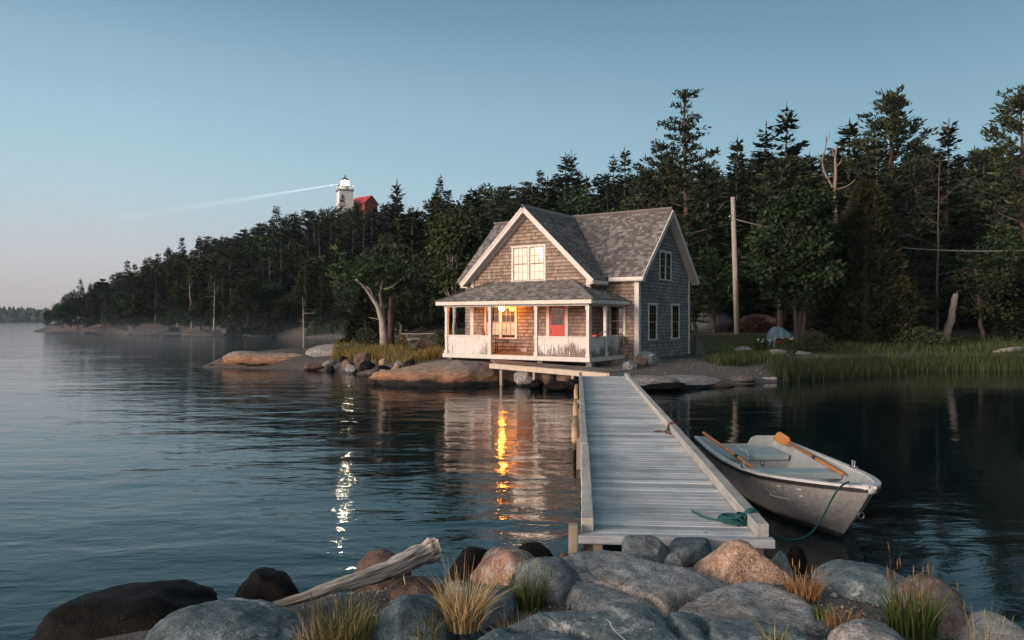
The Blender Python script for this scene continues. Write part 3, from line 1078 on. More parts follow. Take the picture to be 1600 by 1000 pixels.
def forked(D=47.0):
    random.seed(56)
    x0 = (1305 - 800) / F * D
    z0 = gz(x0, D)
    root = empty('dead_tree', (x0, D, z0 - .05))
    Q = lambda X, y, dd=0: px(X, y, D + dd) - root.location
    m = MB()
    m.tube(smooth([Q(1305, 540), Q(1307, 420), Q(1305, 330), Q(1304, 298), Q(1306, 270), Q(1305, 245), Q(1308, 228)], 3), [.17 - .0066 * i for i in range(19)], 9, wob=.08)
    m.tube(smooth([Q(1304, 300), Q(1296, 284), Q(1288, 268), Q(1285, 250), Q(1290, 232), Q(1291, 212)], 3), [.095 - .0048 * i for i in range(16)], 8, wob=.08)
    m.tube(smooth([Q(1306, 296), Q(1318, 293), Q(1328, 288), Q(1337, 280)], 3), [.055 - .004 * i for i in range(10)], 7, wob=.08)
    m.tube([Q(1306, 262), Q(1313, 254), Q(1317, 244)], [.05, .035, .01], 6)
    m.tube([Q(1286, 255), Q(1280, 246), Q(1277, 236)], [.05, .03, .01], 6)
    m.tube([Q(1291, 222), Q(1296, 212), Q(1297, 204)], [.03, .02, .01], 6)
    m.tube([Q(1305, 246), Q(1301, 236), Q(1301, 228)], [.05, .03, .01], 6)
    m.build('trunk', pmat('bare_pink_wood', (.17, .125, .10), (.36, .27, .22), 4, .85, .9, .02, (5, 5, .8)), root, True)
    tag(root, 'bleached forked dead tree bare against the dark wood', 'dead tree')


def smooth(pts, n=6):
    out = []
    for i in range(len(pts) - 1):
        p0, p1, p2, p3 = pts[max(i - 1, 0)], pts[i], pts[i + 1], pts[min(i + 2, len(pts) - 1)]
        for k in range(n):
            t = k / n
            out.append(.5 * ((2 * p1) + (p2 - p0) * t + (2 * p0 - 5 * p1 + 4 * p2 - p3) * t * t + (3 * p1 - p0 - 3 * p2 + p3) * t ** 3))
    out.append(pts[-1])
    return out


forked()
h = top_h(1462, 250, 49)
lone(dead_tree('dead_tree', h, 58, M_BARK, .11, twig=2.0, depth=2, lean=.02), 1464, 47.5, 'twiggy grey dead tree above the leaning broken trunk', 'dead tree', 1)
h = top_h(710, 318, 47)
lone(broadleaf('birch', h, 2.9, 59, M_LEAF, .22, 11000, 2, M_BIRCH, .3, 34, hollow=.35), 716, 46, 'loose leafy birch with white stems left of the front gable', 'birch', .4)
h = top_h(665, 400, 52)
lone(cedar('cedar', h, 2.4, 60, 8000, .36, M_SPRUCE), 675, 52, 'dark dense evergreen behind the picnic table', 'cedar')
h = top_h(575, 450, 50)
lone(cedar('cedar', h, 1.7, 61, 6000, .32), 572, 50, 'olive cedar close left of the gnarled pine', 'cedar')
h = top_h(385, 440, 106)
lone(cedar('cedar', h, 3.2, 62, 6000, .6, M_SPRUCE2, .5), 388, 108, 'rounded pale green evergreen at the misty cove shore', 'cedar')
h = top_h(408, 412, 112)
lone(spruce('spruce', h, 2.6, .02, 63, M_SPRUCE, .2, .4), 412, 113, 'blue-grey young spruce behind the rounded cove evergreen', 'spruce')
for Xp, yt, D, sd, lab, tl in ((300, 436, 119, 64, 'slim bleached trunk standing on the left shore ledge', (0, -.06)), (334, 440, 114, 65, 'crooked bleached trunk right of the slim one on the shore', (0, .03)),
                               (475, 463, 100, 66, 'short twiggy dead trunk at the head of the misty cove', (0, 0)), (422, 400, 118, 67, 'tall bare pole-like trunk behind the cove evergreen', (0, 0))):
    h = top_h(Xp, yt, D)
    o = lone(dead_tree('dead_tree', h, sd, M_DEADW, .17, twig=.55, lean=.03), Xp, D, lab, 'dead tree')
    o.rotation_euler = (tl[0], tl[1], 0)
h = top_h(278, 445, 121)
lone(broadleaf('birch', h, 1.6, 68, M_LEAF, .3, 2200, 1, M_BIRCH, .4, 12, hollow=.3), 278, 121, 'small white birch leaning over the left shore ledge', 'birch')


# gnarled two-stemmed pine by the left shore
def gnarled():
    random.seed(72)
    D = 38.5
    x0 = (600 - 800) / F * D
    root = empty('gnarled_pine', (x0, D, gz(x0, D) - .05))
    tr, br = MB(), Leaves()

    def P3(X, y, dd=0.0):
        return px(X, y, D + dd) - root.location
    s1 = [P3(602, 548), P3(599, 520), P3(597, 500), P3(590, 478), P3(577, 458), P3(566, 444, -.3), P3(556, 436, -.5)]
    tr.tube(s1, [.28, .20, .17, .12, .09, .07, .05], 9, wob=.08)
    tr.tube([P3(598, 503), P3(597, 480, .3), P3(594, 460, .4), P3(597, 444, .3), P3(601, 432, .2)], [.14, .10, .085, .07, .05], 8, wob=.08)
    tr.tube([P3(599, 497), P3(592, 485, .3), P3(585, 468, .5), P3(578, 450, .8)], [.1, .08, .06, .04], 7, wob=.08)
    tr.tube([P3(600, 452, .3), P3(612, 449), P3(622, 440), P3(632, 433), P3(640, 432, -.2)], [.06, .055, .045, .035, .02], 6, wob=.08)
    tr.tube([P3(578, 455), P3(574, 448, .2), P3(570, 450, .4)], [.05, .04, .02], 6)
    tr.tube([P3(597, 500), P3(588, 498), P3(576, 496)], [.03, .02, .01], 5)
    for i in range(105):
        X, y = random.gauss(580, 34), random.gauss(424, 15)
        y += (X - 580) * .04
        p = P3(X, y, random.gauss(0, 1.1))
        needle_clump(br, p, (random.uniform(-1, 1), random.uniform(-1, 1), .3), .36, 20)
    tr.build('trunk', M_DEADW, root, True)
    br.build('crown', M_LEAFG, root)
    tag(root, 'gnarled pine with forked pale trunk on the left shore by the cottage', 'pine')
    t2 = MB()
    x1 = (611 - 800) / F * (D + .9)
    r2 = empty('pine', (x1, D + .9, gz(x1, D + .9) - .05))
    t2.tube([(0, 0, -.1), (0, 0, 2), (.1, 0, 3.6), (.1, .1, 5)], [.19, .16, .13, .05], 8, wob=.06)
    L2 = Leaves()
    for i in range(70):
        needle_clump(L2, Vector((random.gauss(0, .9), random.gauss(0, .9), random.uniform(2.6, 5.4))), (0, 0, 1), .5, 14)
    t2.build('trunk', M_BARKR, r2, True)
    L2.build('crown', M_PINE, r2)
    tag(r2, 'straight reddish pine trunk close behind the gnarled forked pine', 'pine')


gnarled()

# leaning broken trunk, stump and driftwood on the right shore
random.seed(80)


def snag_log(name, Xb, yb, Xt, yt, D, r0, r1, label, cat, mat=None):
    a, b = px(Xb, yb, D), px(Xt, yt, D - .6)
    a.z = gz(a.x, a.y) - .1
    m = MB()
    n = 9
    pts = [Vector((0, 0, 0)).lerp(b - a, i / n) + Vector((random.gauss(0, .02), random.gauss(0, .02), 0)) for i in range(n + 1)]
    m.tube(pts, [r0 + (r1 - r0) * i / n for i in range(n)] + [r1 * .8], 10, wob=.07)
    m.tube([pts[-2] + Vector((r1 * .5, 0, 0)), pts[-1] + Vector((r1 * .5, 0, r1 * .9))], [r1 * .4, .02], 6)
    o = m.build(name, mat or M_DEADW, None, True)
    o.location = a
    return tag(o, label, cat)


snag_log('broken_trunk', 1477, 535, 1493, 459, 46, .25, .17, 'pale broken trunk leaning right on the grassy shore', 'trunk')
snag_log('stump', 1462, 530, 1462, 506, 52, .2, .17, 'short grey stump left of the leaning broken trunk', 'stump', M_BARK)
for i, (X0, y0, X1, y1, lab) in enumerate([(1553, 551, 1602, 546, 'lowest bleached driftwood pole at the right shore edge'), (1562, 548, 1612, 543, 'upper bleached driftwood pole at the right shore edge')]):
    a, b = px(X0, y0, 38.5 + i * .5), px(X1, y1, 39 + i * .5)
    m = MB()
    m.tube([(0, 0, 0), (b - a) * .5 + Vector((0, 0, .03)), b - a], [.09, .1, .07], 8, wob=.08)
    o = m.build('driftwood_pole', M_DEADW, None, True)
    o.location = a
    tag(o, lab, 'driftwood', 'driftwood poles on the right shore')


# -------------------------------------------------------------------- rocks
def rock(name, c, size, rz=0.0, seed=0, mat=None, label=None, cat='boulder', sub=5, amp=.2, freq=1.1, cuts=0, rx=0.0, ry=0.0, group=None, power=1.0, fine=.02, taper=0.0):
    rg = random.Random(seed)
    bm = bmesh.new()
    bmesh.ops.create_icosphere(bm, subdivisions=sub, radius=1)
    off = Vector((rg.uniform(-50, 50), rg.uniform(-50, 50), rg.uniform(-50, 50)))
    planes = [(rdir(rg.uniform(0, 6.28), rg.uniform(-.5, 1.2)), rg.uniform(.55, .82)) for _ in range(cuts)]
    Mx = Matrix.Rotation(rz, 3, 'Z') @ Matrix.Rotation(ry, 3, 'Y') @ Matrix.Rotation(rx, 3, 'X')
    for v in bm.verts:
        p = v.co.normalized()
        q = p * freq + off
        r = 1 + amp * mnoise.noise(q) + amp * .5 * mnoise.noise(q * 2.1) + amp * .22 * mnoise.noise(q * 4.7) + fine * mnoise.fractal(q * 9, .9, 2.0, 3)
        p = p * r
        if power != 1.0:
            p = Vector([math.copysign(abs(k) ** power, k) for k in p])
        for n, d in planes:
            e = p.dot(n) - d
            if e > 0:
                p -= n * e * .88
        k = 1 - taper * (p.z + 1) / 2
        v.co = Vector((p.x * k, p.y * k, p.z))
    lo = [min(v.co[i] for v in bm.verts) for i in range(3)]
    hi = [max(v.co[i] for v in bm.verts) for i in range(3)]
    for v in bm.verts:
        v.co = Mx @ Vector([((v.co[i] - lo[i]) / (hi[i] - lo[i]) * 2 - 1) * size[i] for i in range(3)])
    me = bpy.data.meshes.new(name)
    bm.to_mesh(me)
    bm.free()
    me.polygons.foreach_set('use_smooth', [True] * len(me.polygons))
    me.materials.append(mat or M_RK_GREY)
    o = bpy.data.objects.new(name, me)
    o.location = c
    COL.objects.link(o)
    if label:
        tag(o, label, cat, group)
    return o


def rk(x0, x1, yt, D, depth, zb, seed, mat, label, **kw):
    """boulder from its picture extent: left, right, top at distance D; depth in metres; bottom height zb"""
    zt = CZ - (yt - 500) / F * D
    hw = (x1 - x0) / 2 / F * D
    S2, q2 = zt - zb, depth / 2 * (CZ - zt) / D
    hz = max(.06, (S2 * S2 - q2 * q2) / (2 * S2))
    zt = zb + 2 * hz
    return rock(kw.pop('name', 'boulder'), ((((x0 + x1) / 2) - 800) / F * D, D, (zt + zb) / 2), (hw, depth / 2, hz), kw.pop('rz', 0), seed, mat, label, **kw)


rk(52, 356, 914, 5.15, .95, -.15, 101, M_RK_WET, 'long dark wet boulder at the lower left waterline', rz=.1, ry=-.08, amp=.22, power=.82)
rk(346, 482, 889, 5.75, .7, -.35, 102, M_RK_WET, 'dark wet boulder right of the long dark one', amp=.15, cuts=2)
rk(230, 486, 939, 4.35, .9, .35, 103, M_RK_TEAL, 'grey-green lichened boulder at the bottom left beside dry grass', amp=.16, power=.92, sub=6)
rk(548, 645, 857, 6.2, .55, .0, 104, M_RK_BROWN, 'rounded red-brown boulder behind the driftwood log', amp=.12)
rk(602, 688, 898, 5.35, .5, .33, 105, M_RK_BROWN, 'small brown boulder under the raised end of the driftwood', amp=.12)
rk(575, 712, 930, 4.35, .7, .4, 106, M_RK_TEAL, 'grey-green boulder left of the tan grass fountain', amp=.18, cuts=4)
rk(690, 806, 906, 4.95, .6, .36, 107, M_RK_GREY, 'flat grey boulder behind the tan grass fountain', amp=.15, cuts=3, power=.8)
rk(735, 850, 853, 5.8, .55, .22, 108, M_RK_PINKW, 'white and pink boulder at the water left of the green tuft', amp=.16, cuts=3)
rk(800, 915, 868, 5.3, .6, .36, 109, M_RK_GREY, 'big rounded grey-brown boulder right of the green tuft', amp=.14, cuts=3)


def slab(outline, z, tilt, seed, mat, label, edge=.11, vein=None, cracks=()):
    """bedrock slab: plan outline (seen points laid at height z), a rolling top and rounded, undercut edges"""
    pl = [((x - 800) / F * (F * (CZ - z) / (y - 500)), F * (CZ - z) / (y - 500)) for x, y in outline]
    xs_, ys_ = [p[0] for p in pl], [p[1] for p in pl]
    st_ = .018
    gx = np.arange(min(xs_) - .1, max(xs_) + .12, st_)
    gy = np.arange(min(ys_) - .1, max(ys_) + .12, st_)
    X, Y = np.meshgrid(gx, gy)
    d = sdist(pl, X, Y)
    nn = np.array([(mnoise.fractal((a * 1.6, b * 1.6, seed), .9, 2.0, 5), mnoise.noise((a * 3.1, b * 3.1, seed + 9)), abs(mnoise.noise((a * 1.5 + b * .9, b * 1.1, seed + 4))))
                   for a, b in zip(X.ravel(), Y.ravel())]).reshape(X.shape + (3,))
    d = d + .05 * nn[..., 1] + .05 * nn[..., 0]
    k = np.clip(d / edge, 0, 1)
    cx_, cy_ = sum(xs_) / len(xs_), sum(ys_) / len(ys_)
    top = z + tilt[0] * (X - cx_) + tilt[1] * (Y - cy_) + .035 * nn[..., 0] + .02 * nn[..., 1]
    for ck in cracks:
        cp = [((x - 800) / F * (F * (CZ - z) / (y - 500)), F * (CZ - z) / (y - 500)) for x, y in ck]
        dc = np.full(X.shape, 9.0)
        for (ax_, ay_), (bx_, by_) in zip(cp[:-1], cp[1:]):
            ex_, ey_ = bx_ - ax_, by_ - ay_
            tt_ = np.clip(((X - ax_) * ex_ + (Y - ay_) * ey_) / (ex_ * ex_ + ey_ * ey_), 0, 1)
            dc = np.minimum(dc, np.hypot(X - ax_ - tt_ * ex_, Y - ay_ - tt_ * ey_))
        dc = np.abs(dc + .02 * nn[..., 0])
        top = top - .06 * np.exp(-(dc / .022) ** 2) - .012 * np.exp(-(dc / .09) ** 2)
    Z = .53 + (top - .53) * (1 - (1 - k) ** 2.4) ** .5
    c0 = (cx_, cy_, z)
    ok = d > 0
    ids = -np.ones(X.shape, int)
    cell = ok[:-1, :-1] | ok[:-1, 1:] | ok[1:, 1:] | ok[1:, :-1]
    ny_, nx_ = X.shape
    ids = np.arange(nx_ * ny_).reshape(ny_, nx_)
    q = np.stack([ids[:-1, :-1], ids[:-1, 1:], ids[1:, 1:], ids[1:, :-1]], -1)[cell]
    used_, inv = np.unique(q, return_inverse=True)
    V = np.stack([X - c0[0], Y - c0[1], Z - c0[2]], -1).reshape(-1, 3)[used_]
    me = bpy.data.meshes.new('granite_slab')
    me.from_pydata(V.tolist(), [], inv.reshape(-1, 4).tolist())
    me.polygons.foreach_set('use_smooth', [True] * len(me.polygons))
    me.materials.append(mat)
    o = bpy.data.objects.new('granite_slab', me)
    o.location = c0
    COL.objects.link(o)
    if vein:
        vm = MB()
        pp_ = []
        for (x, y) in vein:
            D = F * (CZ - z) / (y - 500)
            i = int(round(((x - 800) / F * D - gx[0]) / st_))
            j = int(round((D - gy[0]) / st_))
            pp_.append(Vector((gx[i] - c0[0], gy[j] - c0[1], Z[j, i] - c0[2] + .004)))
        for a, b in zip(pp_[:-1], pp_[1:]):
            w_ = (b - a).cross(Vector((0, 0, 1))).normalized() * .0045
            vm.add([a - w_, b - w_, b + w_, a + w_], [(0, 1, 2, 3)], .5)
        vm.build('vein', pmat('quartz_vein', (.5, .5, .5), (.7, .7, .7), 20, .6), o)
    return tag(o, label, 'slab')


slab([(874, 882), (905, 864), (940, 859), (985, 864), (1040, 880), (1090, 891), (1145, 899), (1205, 906), (1258, 924), (1294, 958), (1225, 980), (1120, 978), (1050, 970), (1005, 968), (950, 958), (905, 938), (880, 908)], .645, (-.02, .05), 110, M_RK_SLAB,
     'broad cracked warm grey granite slab below the dock end', cracks=[[(1185, 896), (1130, 908), (1095, 918), (1064, 932), (1047, 950), (1040, 972)], [(905, 905), (960, 912), (1010, 928), (1045, 950)]])
slab([(640, 1095), (712, 1005), (790, 970), (870, 952), (950, 944), (1010, 946), (1060, 950), (1120, 951), (1180, 956), (1240, 966), (1288, 980), (1322, 1003), (1340, 1050), (1310, 1095)], .70, (-.03, .03), 112, M_RK_TEAL,
     'nearest blue-grey slab with a white vein at the bottom edge', vein=[(946, 972), (951, 976), (957, 980), (962, 985), (968, 989), (974, 995), (980, 1001), (984, 1006)],
     cracks=[[(1030, 940), (1046, 962), (1062, 980), (1088, 1000), (1096, 1040)], [(1100, 962), (1108, 985), (1140, 1010), (1150, 1040)], [(800, 985), (860, 978), (930, 992)]])
rk(974, 1058, 837, 6.05, .45, .36, 114, M_RK_GREY, 'angular grey block under the front edge of the dock', amp=.08, cuts=6, power=.5)
rk(1040, 1116, 843, 6.2, .4, .36, 124, M_RK_TEAL, 'dark block right of the angular block under the dock', amp=.08, cuts=6, power=.5)
rk(1033, 1077, 862, 5.75, .25, .3, 115, M_RK_GREY, 'small grey stone wedged left of the pink pyramid boulder', amp=.12, cuts=4, sub=4)
rk(1076, 1237, 836, 5.65, .62, .38, 116, M_RK_PINK, 'pink pyramid-shaped boulder at the dock corner', amp=.12, cuts=6, taper=.42, sub=6)
rk(1190, 1240, 856, 5.85, .5, .05, 125, M_RK_GREY, 'grey stone half hidden behind the pink pyramid boulder', amp=.12, cuts=3)
rk(1224, 1263, 849, 6.4, .3, -.15, 117, M_RK_WET, 'small dark stone in the water behind the pink boulder', amp=.12, sub=4)
rk(1276, 1422, 875, 5.4, .8, .30, 118, M_RK_TEAL, 'domed dark grey boulder on the right bank beneath the boat', amp=.14, power=.9, sub=6)
rk(1398, 1508, 897, 4.95, .75, .2, 119, M_RK_RUST, 'grey boulder with rusty lichen behind the seed-headed grass', amp=.15)
rk(1494, 1622, 953, 4.55, .8, .15, 120, M_RK_PALE, 'pale smooth boulder in the bottom right corner', amp=.1)
rk(1305, 1420, 970, 3.95, .5, .5, 121, M_RK_PALE, 'low pale stone at the bottom edge right of the slabs', amp=.14, power=.8)
rk(1455, 1512, 932, 5.25, .4, -.2, 122, M_RK_WET, 'black wet stone at the waterline on the right bank', amp=.15)
rk(698, 790, 853, 7.0, .5, -.35, 123, M_RK_WET, 'low dark stone awash left of the dock', amp=.15, sub=4)
rk(790, 876, 848, 7.3, .5, -.35, 126, M_RK_WET, 'second low dark stone awash near the dock corner', amp=.15, sub=4)
rk(862, 905, 862, 6.4, .35, -.1, 127, M_RK_BROWN, 'brown stone under the left corner of the dock', amp=.14, sub=4)
# gravel on the bank: countless small stones as one object
mb = MB()
rg = random.Random(9)
for i in range(2600):
    y = rg.uniform(3.6, 6.4)
    x = rg.uniform(-2.2, 3.4)
    z = gz(x, y)
    if z < .12:
        continue
    r = rg.uniform(.006, .02) * (1.8 if rg.random() < .06 else 1)
    vs = [(x + r * rg.uniform(.6, 1.2) * math.cos(a), y + r * rg.uniform(.6, 1.2) * math.sin(a), z + .012 + r * rg.uniform(-.2, .3)) for a in (0, 1.26, 2.5, 3.8, 5)]
    vs.append((x, y, z + .012 + r * .8))
    mb.add(vs, [(k, (k + 1) % 5, 5) for k in range(5)])
o = mb.build('gravel', pmat('gravel_stone', (0.09, 0.085, 0.08), (0.3, 0.28, 0.26), 30, .85, rndamt=.4))
tag(o, 'dark gravel strewn between the foreground boulders', 'gravel', None, 'stuff')

mb = MB()
for i in range(2600):
    x, y = rg.gauss(6.8, 2.0), rg.uniform(27, 33)
    z = gz(x, y)
    if z < .05 or z > .75:
        continue
    r = rg.uniform(.012, .035) * (2.6 if rg.random() < .04 else 1)
    vs = [(x + r * rg.uniform(.6, 1.2) * math.cos(a), y + r * rg.uniform(.6, 1.2) * math.sin(a), z - .01 + r * rg.uniform(-.1, .2)) for a in (0, 1.26, 2.5, 3.8, 5)]
    vs.append((x, y, z + r * .6))
    mb.add(vs, [(k, (k + 1) % 5, 5) for k in range(5)])
o = mb.build('gravel', pmat('landing_stone', (0.10, 0.09, 0.083), (0.25, 0.23, 0.21), 8, .85, rndamt=.45))
tag(o, 'pale gravel landing right of the dock head', 'gravel', None, 'stuff')
# middle distance: the smooth ledge under the porch, the spit and shore stones
rock('rock_ledge', (-2.5, 29.5, -.1), (3.05, 2.4, .98), .12, 140, M_LEDGE, 'smooth orange-stained ledge sloping into the water before the porch', 'ledge', 6, .16, 1.1, 2, 0, 0, None, 1.18, .02)
rock('rock_ledge', (-12.2, 39.5, -.1), (4.2, 1.6, .95), -.12, 141, M_LEDGE, 'long low ledge running into the misty water on the left', 'ledge', 6, .3, 1.5, 5, 0, 0, None, .95, .05)
rock('rock_ledge', (-8.3, 39.6, .45), (2.6, 1.5, .75), -.1, 142, M_RK_SLAB, 'grey flat ledge at the foot of the gnarled pine', 'ledge', 5, .18, 1.0, 2, 0, 0, None, .8)
rg = random.Random(14)
STN = [(560, 567, 35.5, .8, .42, 'flat brown'), (574, 572, 34.6, .55, .42, 'dark red'), (588, 566, 34.0, .42, .44, 'wet brown'), (600, 571, 33.2, .48, .5, 'tilted brown'), (612, 566, 33.0, .33, .42, 'pale tan'),
       (625, 568, 32.8, .62, .6, 'whitish capped'), (640, 567, 32.6, .4, .42, 'grey'), (651, 566, 32.3, .36, .42, 'pale grey'), (603, 558, 34.4, .3, .3, 'small tan'), (618, 580, 31.9, .4, .3, 'dark wet'),
       (636, 579, 31.6, .36, .28, 'small dark'), (588, 578, 33.2, .38, .26, 'black wet'), (535, 572, 36.4, .75, .3, 'long low brown'), (653, 576, 31.2, .4, .3, 'squat brown'), (612, 576, 32.2, .3, .3, 'small russet')]
SHL = [Vector((-9.6, 36.9, 0)), Vector((-8.4, 35.9, 0)), Vector((-6.9, 34.3, 0)), Vector((-5.7, 32.3, 0)), Vector((-5.0, 31.2, 0))]
for i, (X, y, D, wd, hh, nm) in enumerate(STN):
    k = (i * 7 % 15) / 14.0
    p = along(SHL, k) + Vector((.25, .25, 0)) * (1.5 * (i % 3) - .3)
    big = 1.0 + .25 * ((i * 5) % 3)
    rock('shore_stone', (p.x, p.y, .05 + .22 * (i % 3)), (wd * .62 * big, wd * .5 * big, hh * .75), rg.uniform(0, 3), 150 + i, M_RK_WET if ('dark' in nm or 'wet' in nm) else [M_RK_BROWN, M_RK_PALE, M_RK_RUST, M_RK_SLAB, M_RK_PINK][i % 5],
         f'{nm} stone in the tumbled shore pile left of the orange ledge', 'stone', 4, .2, 1.2, 4, group='tumbled stones left of the orange ledge')
UND = [(820, 590, 28.0, .42, .34, M_RK_PALE, 'round pale boulder under the cross walkway'), (858, 588, 27.6, .35, .36, M_RK_BROWN, 'brown boulder under the cross walkway right of the round one'),
       (886, 590, 27.0, .4, .34, M_RK_BROWN, 'dark brown boulder under the walkway beside the dock'), (838, 601, 26.9, .28, .2, M_RK_WET, 'dark stone below the walkway post'),
       (872, 603, 26.3, .5, .18, M_RK_WET, 'flat wet stone at the waterline under the walkway'), (898, 602, 25.9, .35, .22, M_RK_WET, 'wet stone against the left side of the dock head')]
for i, (X, y, D, wd, hh, mt, lab) in enumerate(UND):
    p = px(X, y, D)
    rock('boulder', p, (wd, wd * .9, hh), i * 1.3, 170 + i, mt, lab, 'boulder', 4, .16, 1.1, 2)
RS = [(1003, 596, 26.9, 1.2, .24, M_RK_SLAB, 'rounded grey ledge right of the dock head', .1), (1060, 594, 27.9, 1.6, .2, M_RK_SLAB, 'low flat ledge along the gravel landing', -.15), (1035, 603, 26.4, .9, .14, M_RK_WET, 'dark wet shelf at the gravel landing edge', .1),
      (1110, 602, 28.0, 1.0, .14, M_RK_BROWN, 'thin brown shelf at the right end of the landing', .2), (1150, 593, 29.3, .7, .2, M_RK_RUST, 'reddish stone beside the flat pale slab', 0),
      (1000, 570, 29.2, .36, .34, M_RK_BROWN, 'brown footing stone at the cottage corner', .4), (1012, 564, 30.4, .5, .4, M_RK_TEAL, 'grey footing stone under the cottage corner board', .2),
      (985, 574, 28.6, .3, .3, M_RK_GREY, 'grey stone between porch and corner board', 0), (1162, 553, 38, .55, .38, M_RK_PALE, 'pale stone at the edge of the lawn', 0), (1212, 562, 35, .65, .5, M_RK_PALE, 'pale domed stone by the orange flowers', 0),
      (1252, 562, 35.5, .55, .42, M_RK_GREY, 'grey stone right of the orange flowers', 0), (1130, 583, 30, .3, .2, M_RK_PALE, 'tiny pale stone in the landing grass', 0),
      (1112, 505, 54, 1.6, 1.0, M_RK_GREY, 'large dark boulder behind the lawn right of the cottage', 0), (670, 537, 40, .7, .36, M_RK_BROWN, 'rounded brown boulder left of the porch', 0),
      (640, 544, 40.5, .9, .28, M_RK_SLAB, 'flat grey boulder left of the rounded brown one', 0), (562, 527, 62, .8, .8, M_RK_PALE, 'pale boulder by the cove left of the gnarled pine', 0),
      (1340, 517, 49, 1.3, .6, M_RK_BROWN, 'low boulder in shade behind the bushy cedar', 0), (1185, 506, 53, 1.5, .7, M_RK_RUST, 'reddish ledge behind the utility pole', 0)]
for i, (X, y, D, wd, hh, mt, lab, rz) in enumerate(RS):
    p = px(X, y, D)
    rock('boulder', p, (wd, wd * .75, hh), rz, 190 + i, mt, lab, 'boulder', 4, .18, 1.1, 3)
LS = [(150, 521, 141, 9, 1.0, 'far low ledge at the tip of the left point'), (190, 517, 134, 5.5, 1.7, 'pink-footed ledge left of the lawn seats'), (212, 519, 128, 4.5, 1.9, 'sloping ledge right of the lawn seats'),
      (240, 513, 122, 4.2, 2.2, 'blocky dark cliff ledge below the rusty needles'), (262, 517, 119, 2.6, 1.7, 'split dark ledge right of the blocky cliff'), (322, 521, 113, 3.6, 1.3, 'pale rounded ledge below the bleached trunks'),
      (285, 523, 117, 2.6, .6, 'low flat ledge between cliff and pale ledge'), (400, 524, 107, 2.4, .7, 'low pink ledge at the foot of the rounded evergreen'), (110, 519, 158, 7, .7, 'outermost thin ledge of the left point')]
for i, (X, y, D, wd, hh, lab) in enumerate(LS):
    p = px(X, y, D)
    rock('rock_ledge', (p.x, D + .8, .05), (wd * 1.25, 2.8, hh * .8), 0, 220 + i, M_FARROCK, lab, 'ledge', 5, .32, 1.6, 6, power=.85)

# flat pale slab at the right landing
m = MB()
m.box(-.55, .55, -.2, .2, -.1, .1)
o = m.build('stone_slab', M_RK_PALE, None, False, .03)
o.location = px(1190, 593, 30)
tag(o, 'flat oblong pale slab at the water edge by the reeds', 'slab')

# -------------------------------------------------------------------- house
TH = R(33.9)
OX, OY = 2.947, 28.69
house = empty('shingled_house', (OX, OY, 0), -TH)
tag(house, 'grey cedar-shingled cottage with porch and red door at the dock head', 'cottage')


def H3(u, v, z):
    return Vector((OX + u * math.cos(TH) + v * math.sin(TH), OY - u * math.sin(TH) + v * math.cos(TH), z))


def shingles(mb, org, ex, ey, n, H, edges, holes=(), row=.148, wm=.14, th=.03, lap=1.2):
    org, ex, ey, n = Vector(org), Vector(ex), Vector(ey), Vector(n)
    rows = int(math.ceil(H / row))
    for r in range(rows):
        y0, y1 = r * row, min(H, r * row + row * lap)
        xl0, xr0 = edges(y0)
        xl1, xr1 = edges(min(y1, H))
        lo, hi = min(xl0, xl1), max(xr0, xr1)
        iv = [(lo, hi)]
        for hx0, hx1, hy0, hy1 in holes:
            if min(y0 + row, hy1) - max(y0, hy0) > row * .4:
                nv = []
                for a, b in iv:
                    if hx0 > a:
                        nv.append((a, min(b, hx0)))
                    if hx1 < b:
                        nv.append((max(a, hx1), b))
                iv = [(a, b) for a, b in nv if b - a > .01]
        for a, b in iv:
            x = a - random.uniform(0, wm)
            while x < b:
                wdt = wm * random.uniform(.6, 1.5)
                s, e = max(x, a) + .002, min(x + wdt, b) - .002
                x += wdt
                if e - s < .01:
                    continue
                dy = random.uniform(-.008, .006)
                t0 = th * random.uniform(.8, 1.3)
                s0, e0, s1, e1 = max(s, xl0), min(e, xr0), max(s, xl1), min(e, xr1)
                if e0 - s0 < .004 and e1 - s1 < .004:
                    continue
                e0, e1 = max(e0, s0), max(e1, s1)
                b0 = y0 + dy
                P4 = [org + ex * s0 + ey * b0 + n * t0, org + ex * e0 + ey * b0 + n * t0, org + ex * e1 + ey * y1 + n * .004, org + ex * s1 + ey * y1 + n * .004,
                      org + ex * s0 + ey * b0, org + ex * e0 + ey * b0]
                mb.add(P4, [(0, 1, 2, 3), (4, 5, 1, 0), (4, 0, 3), (5, 2, 1)])


random.seed(11)
WL, WR, WV = -6.95, -.95, 1.8           # wing: left, right, front
MR, MV0, MV1, ML = .6, 3.1, 8.8, -8.3   # main block: right, front, back, left
WM = (WL + WR) / 2
RZ, PIT = 7.27, .955                    # ridge height, pitch
EV = .33                                # overhang
zw = lambda u: RZ - .12 - PIT * abs(u - WM)
MM = (MV0 + MV1) / 2
zm = lambda v: RZ - .12 - PIT * abs(v - MM)
GB = .86
# openings (trim outer edges)
W_UP = (-4.76, -3.02, 4.10, 5.66)
W_LO = (-6.22, -4.48, 1.62, 3.12)
DOOR = (-2.99, -1.93, 1.0, 3.14)
W_MF = (-.72, .05, 1.74, 3.12)
W_S1 = (4.05, 4.98, 1.58, 3.18)
W_S2 = (6.6, 7.56, 1.58, 3.2)
W_S3 = (5.24, 6.58, 4.18, 5.5)
# wing front wall
mb = MB()
mb.prism([(WL, WV + .003, GB), (WR, WV + .003, GB), (WR, WV + .003, zw(WR)), (WM, WV + .003, zw(WM)), (WL, WV + .003, zw(WL))], (0, .12, 0), .3)
hol = [(a - WL, b - WL, c - GB, d - GB) for a, b, c, d in (W_UP, W_LO, DOOR)]


def ew(y):
    z = y + GB
    k = max(0, (z - zw(WL)) / PIT)
    return (k, WR - WL - k)


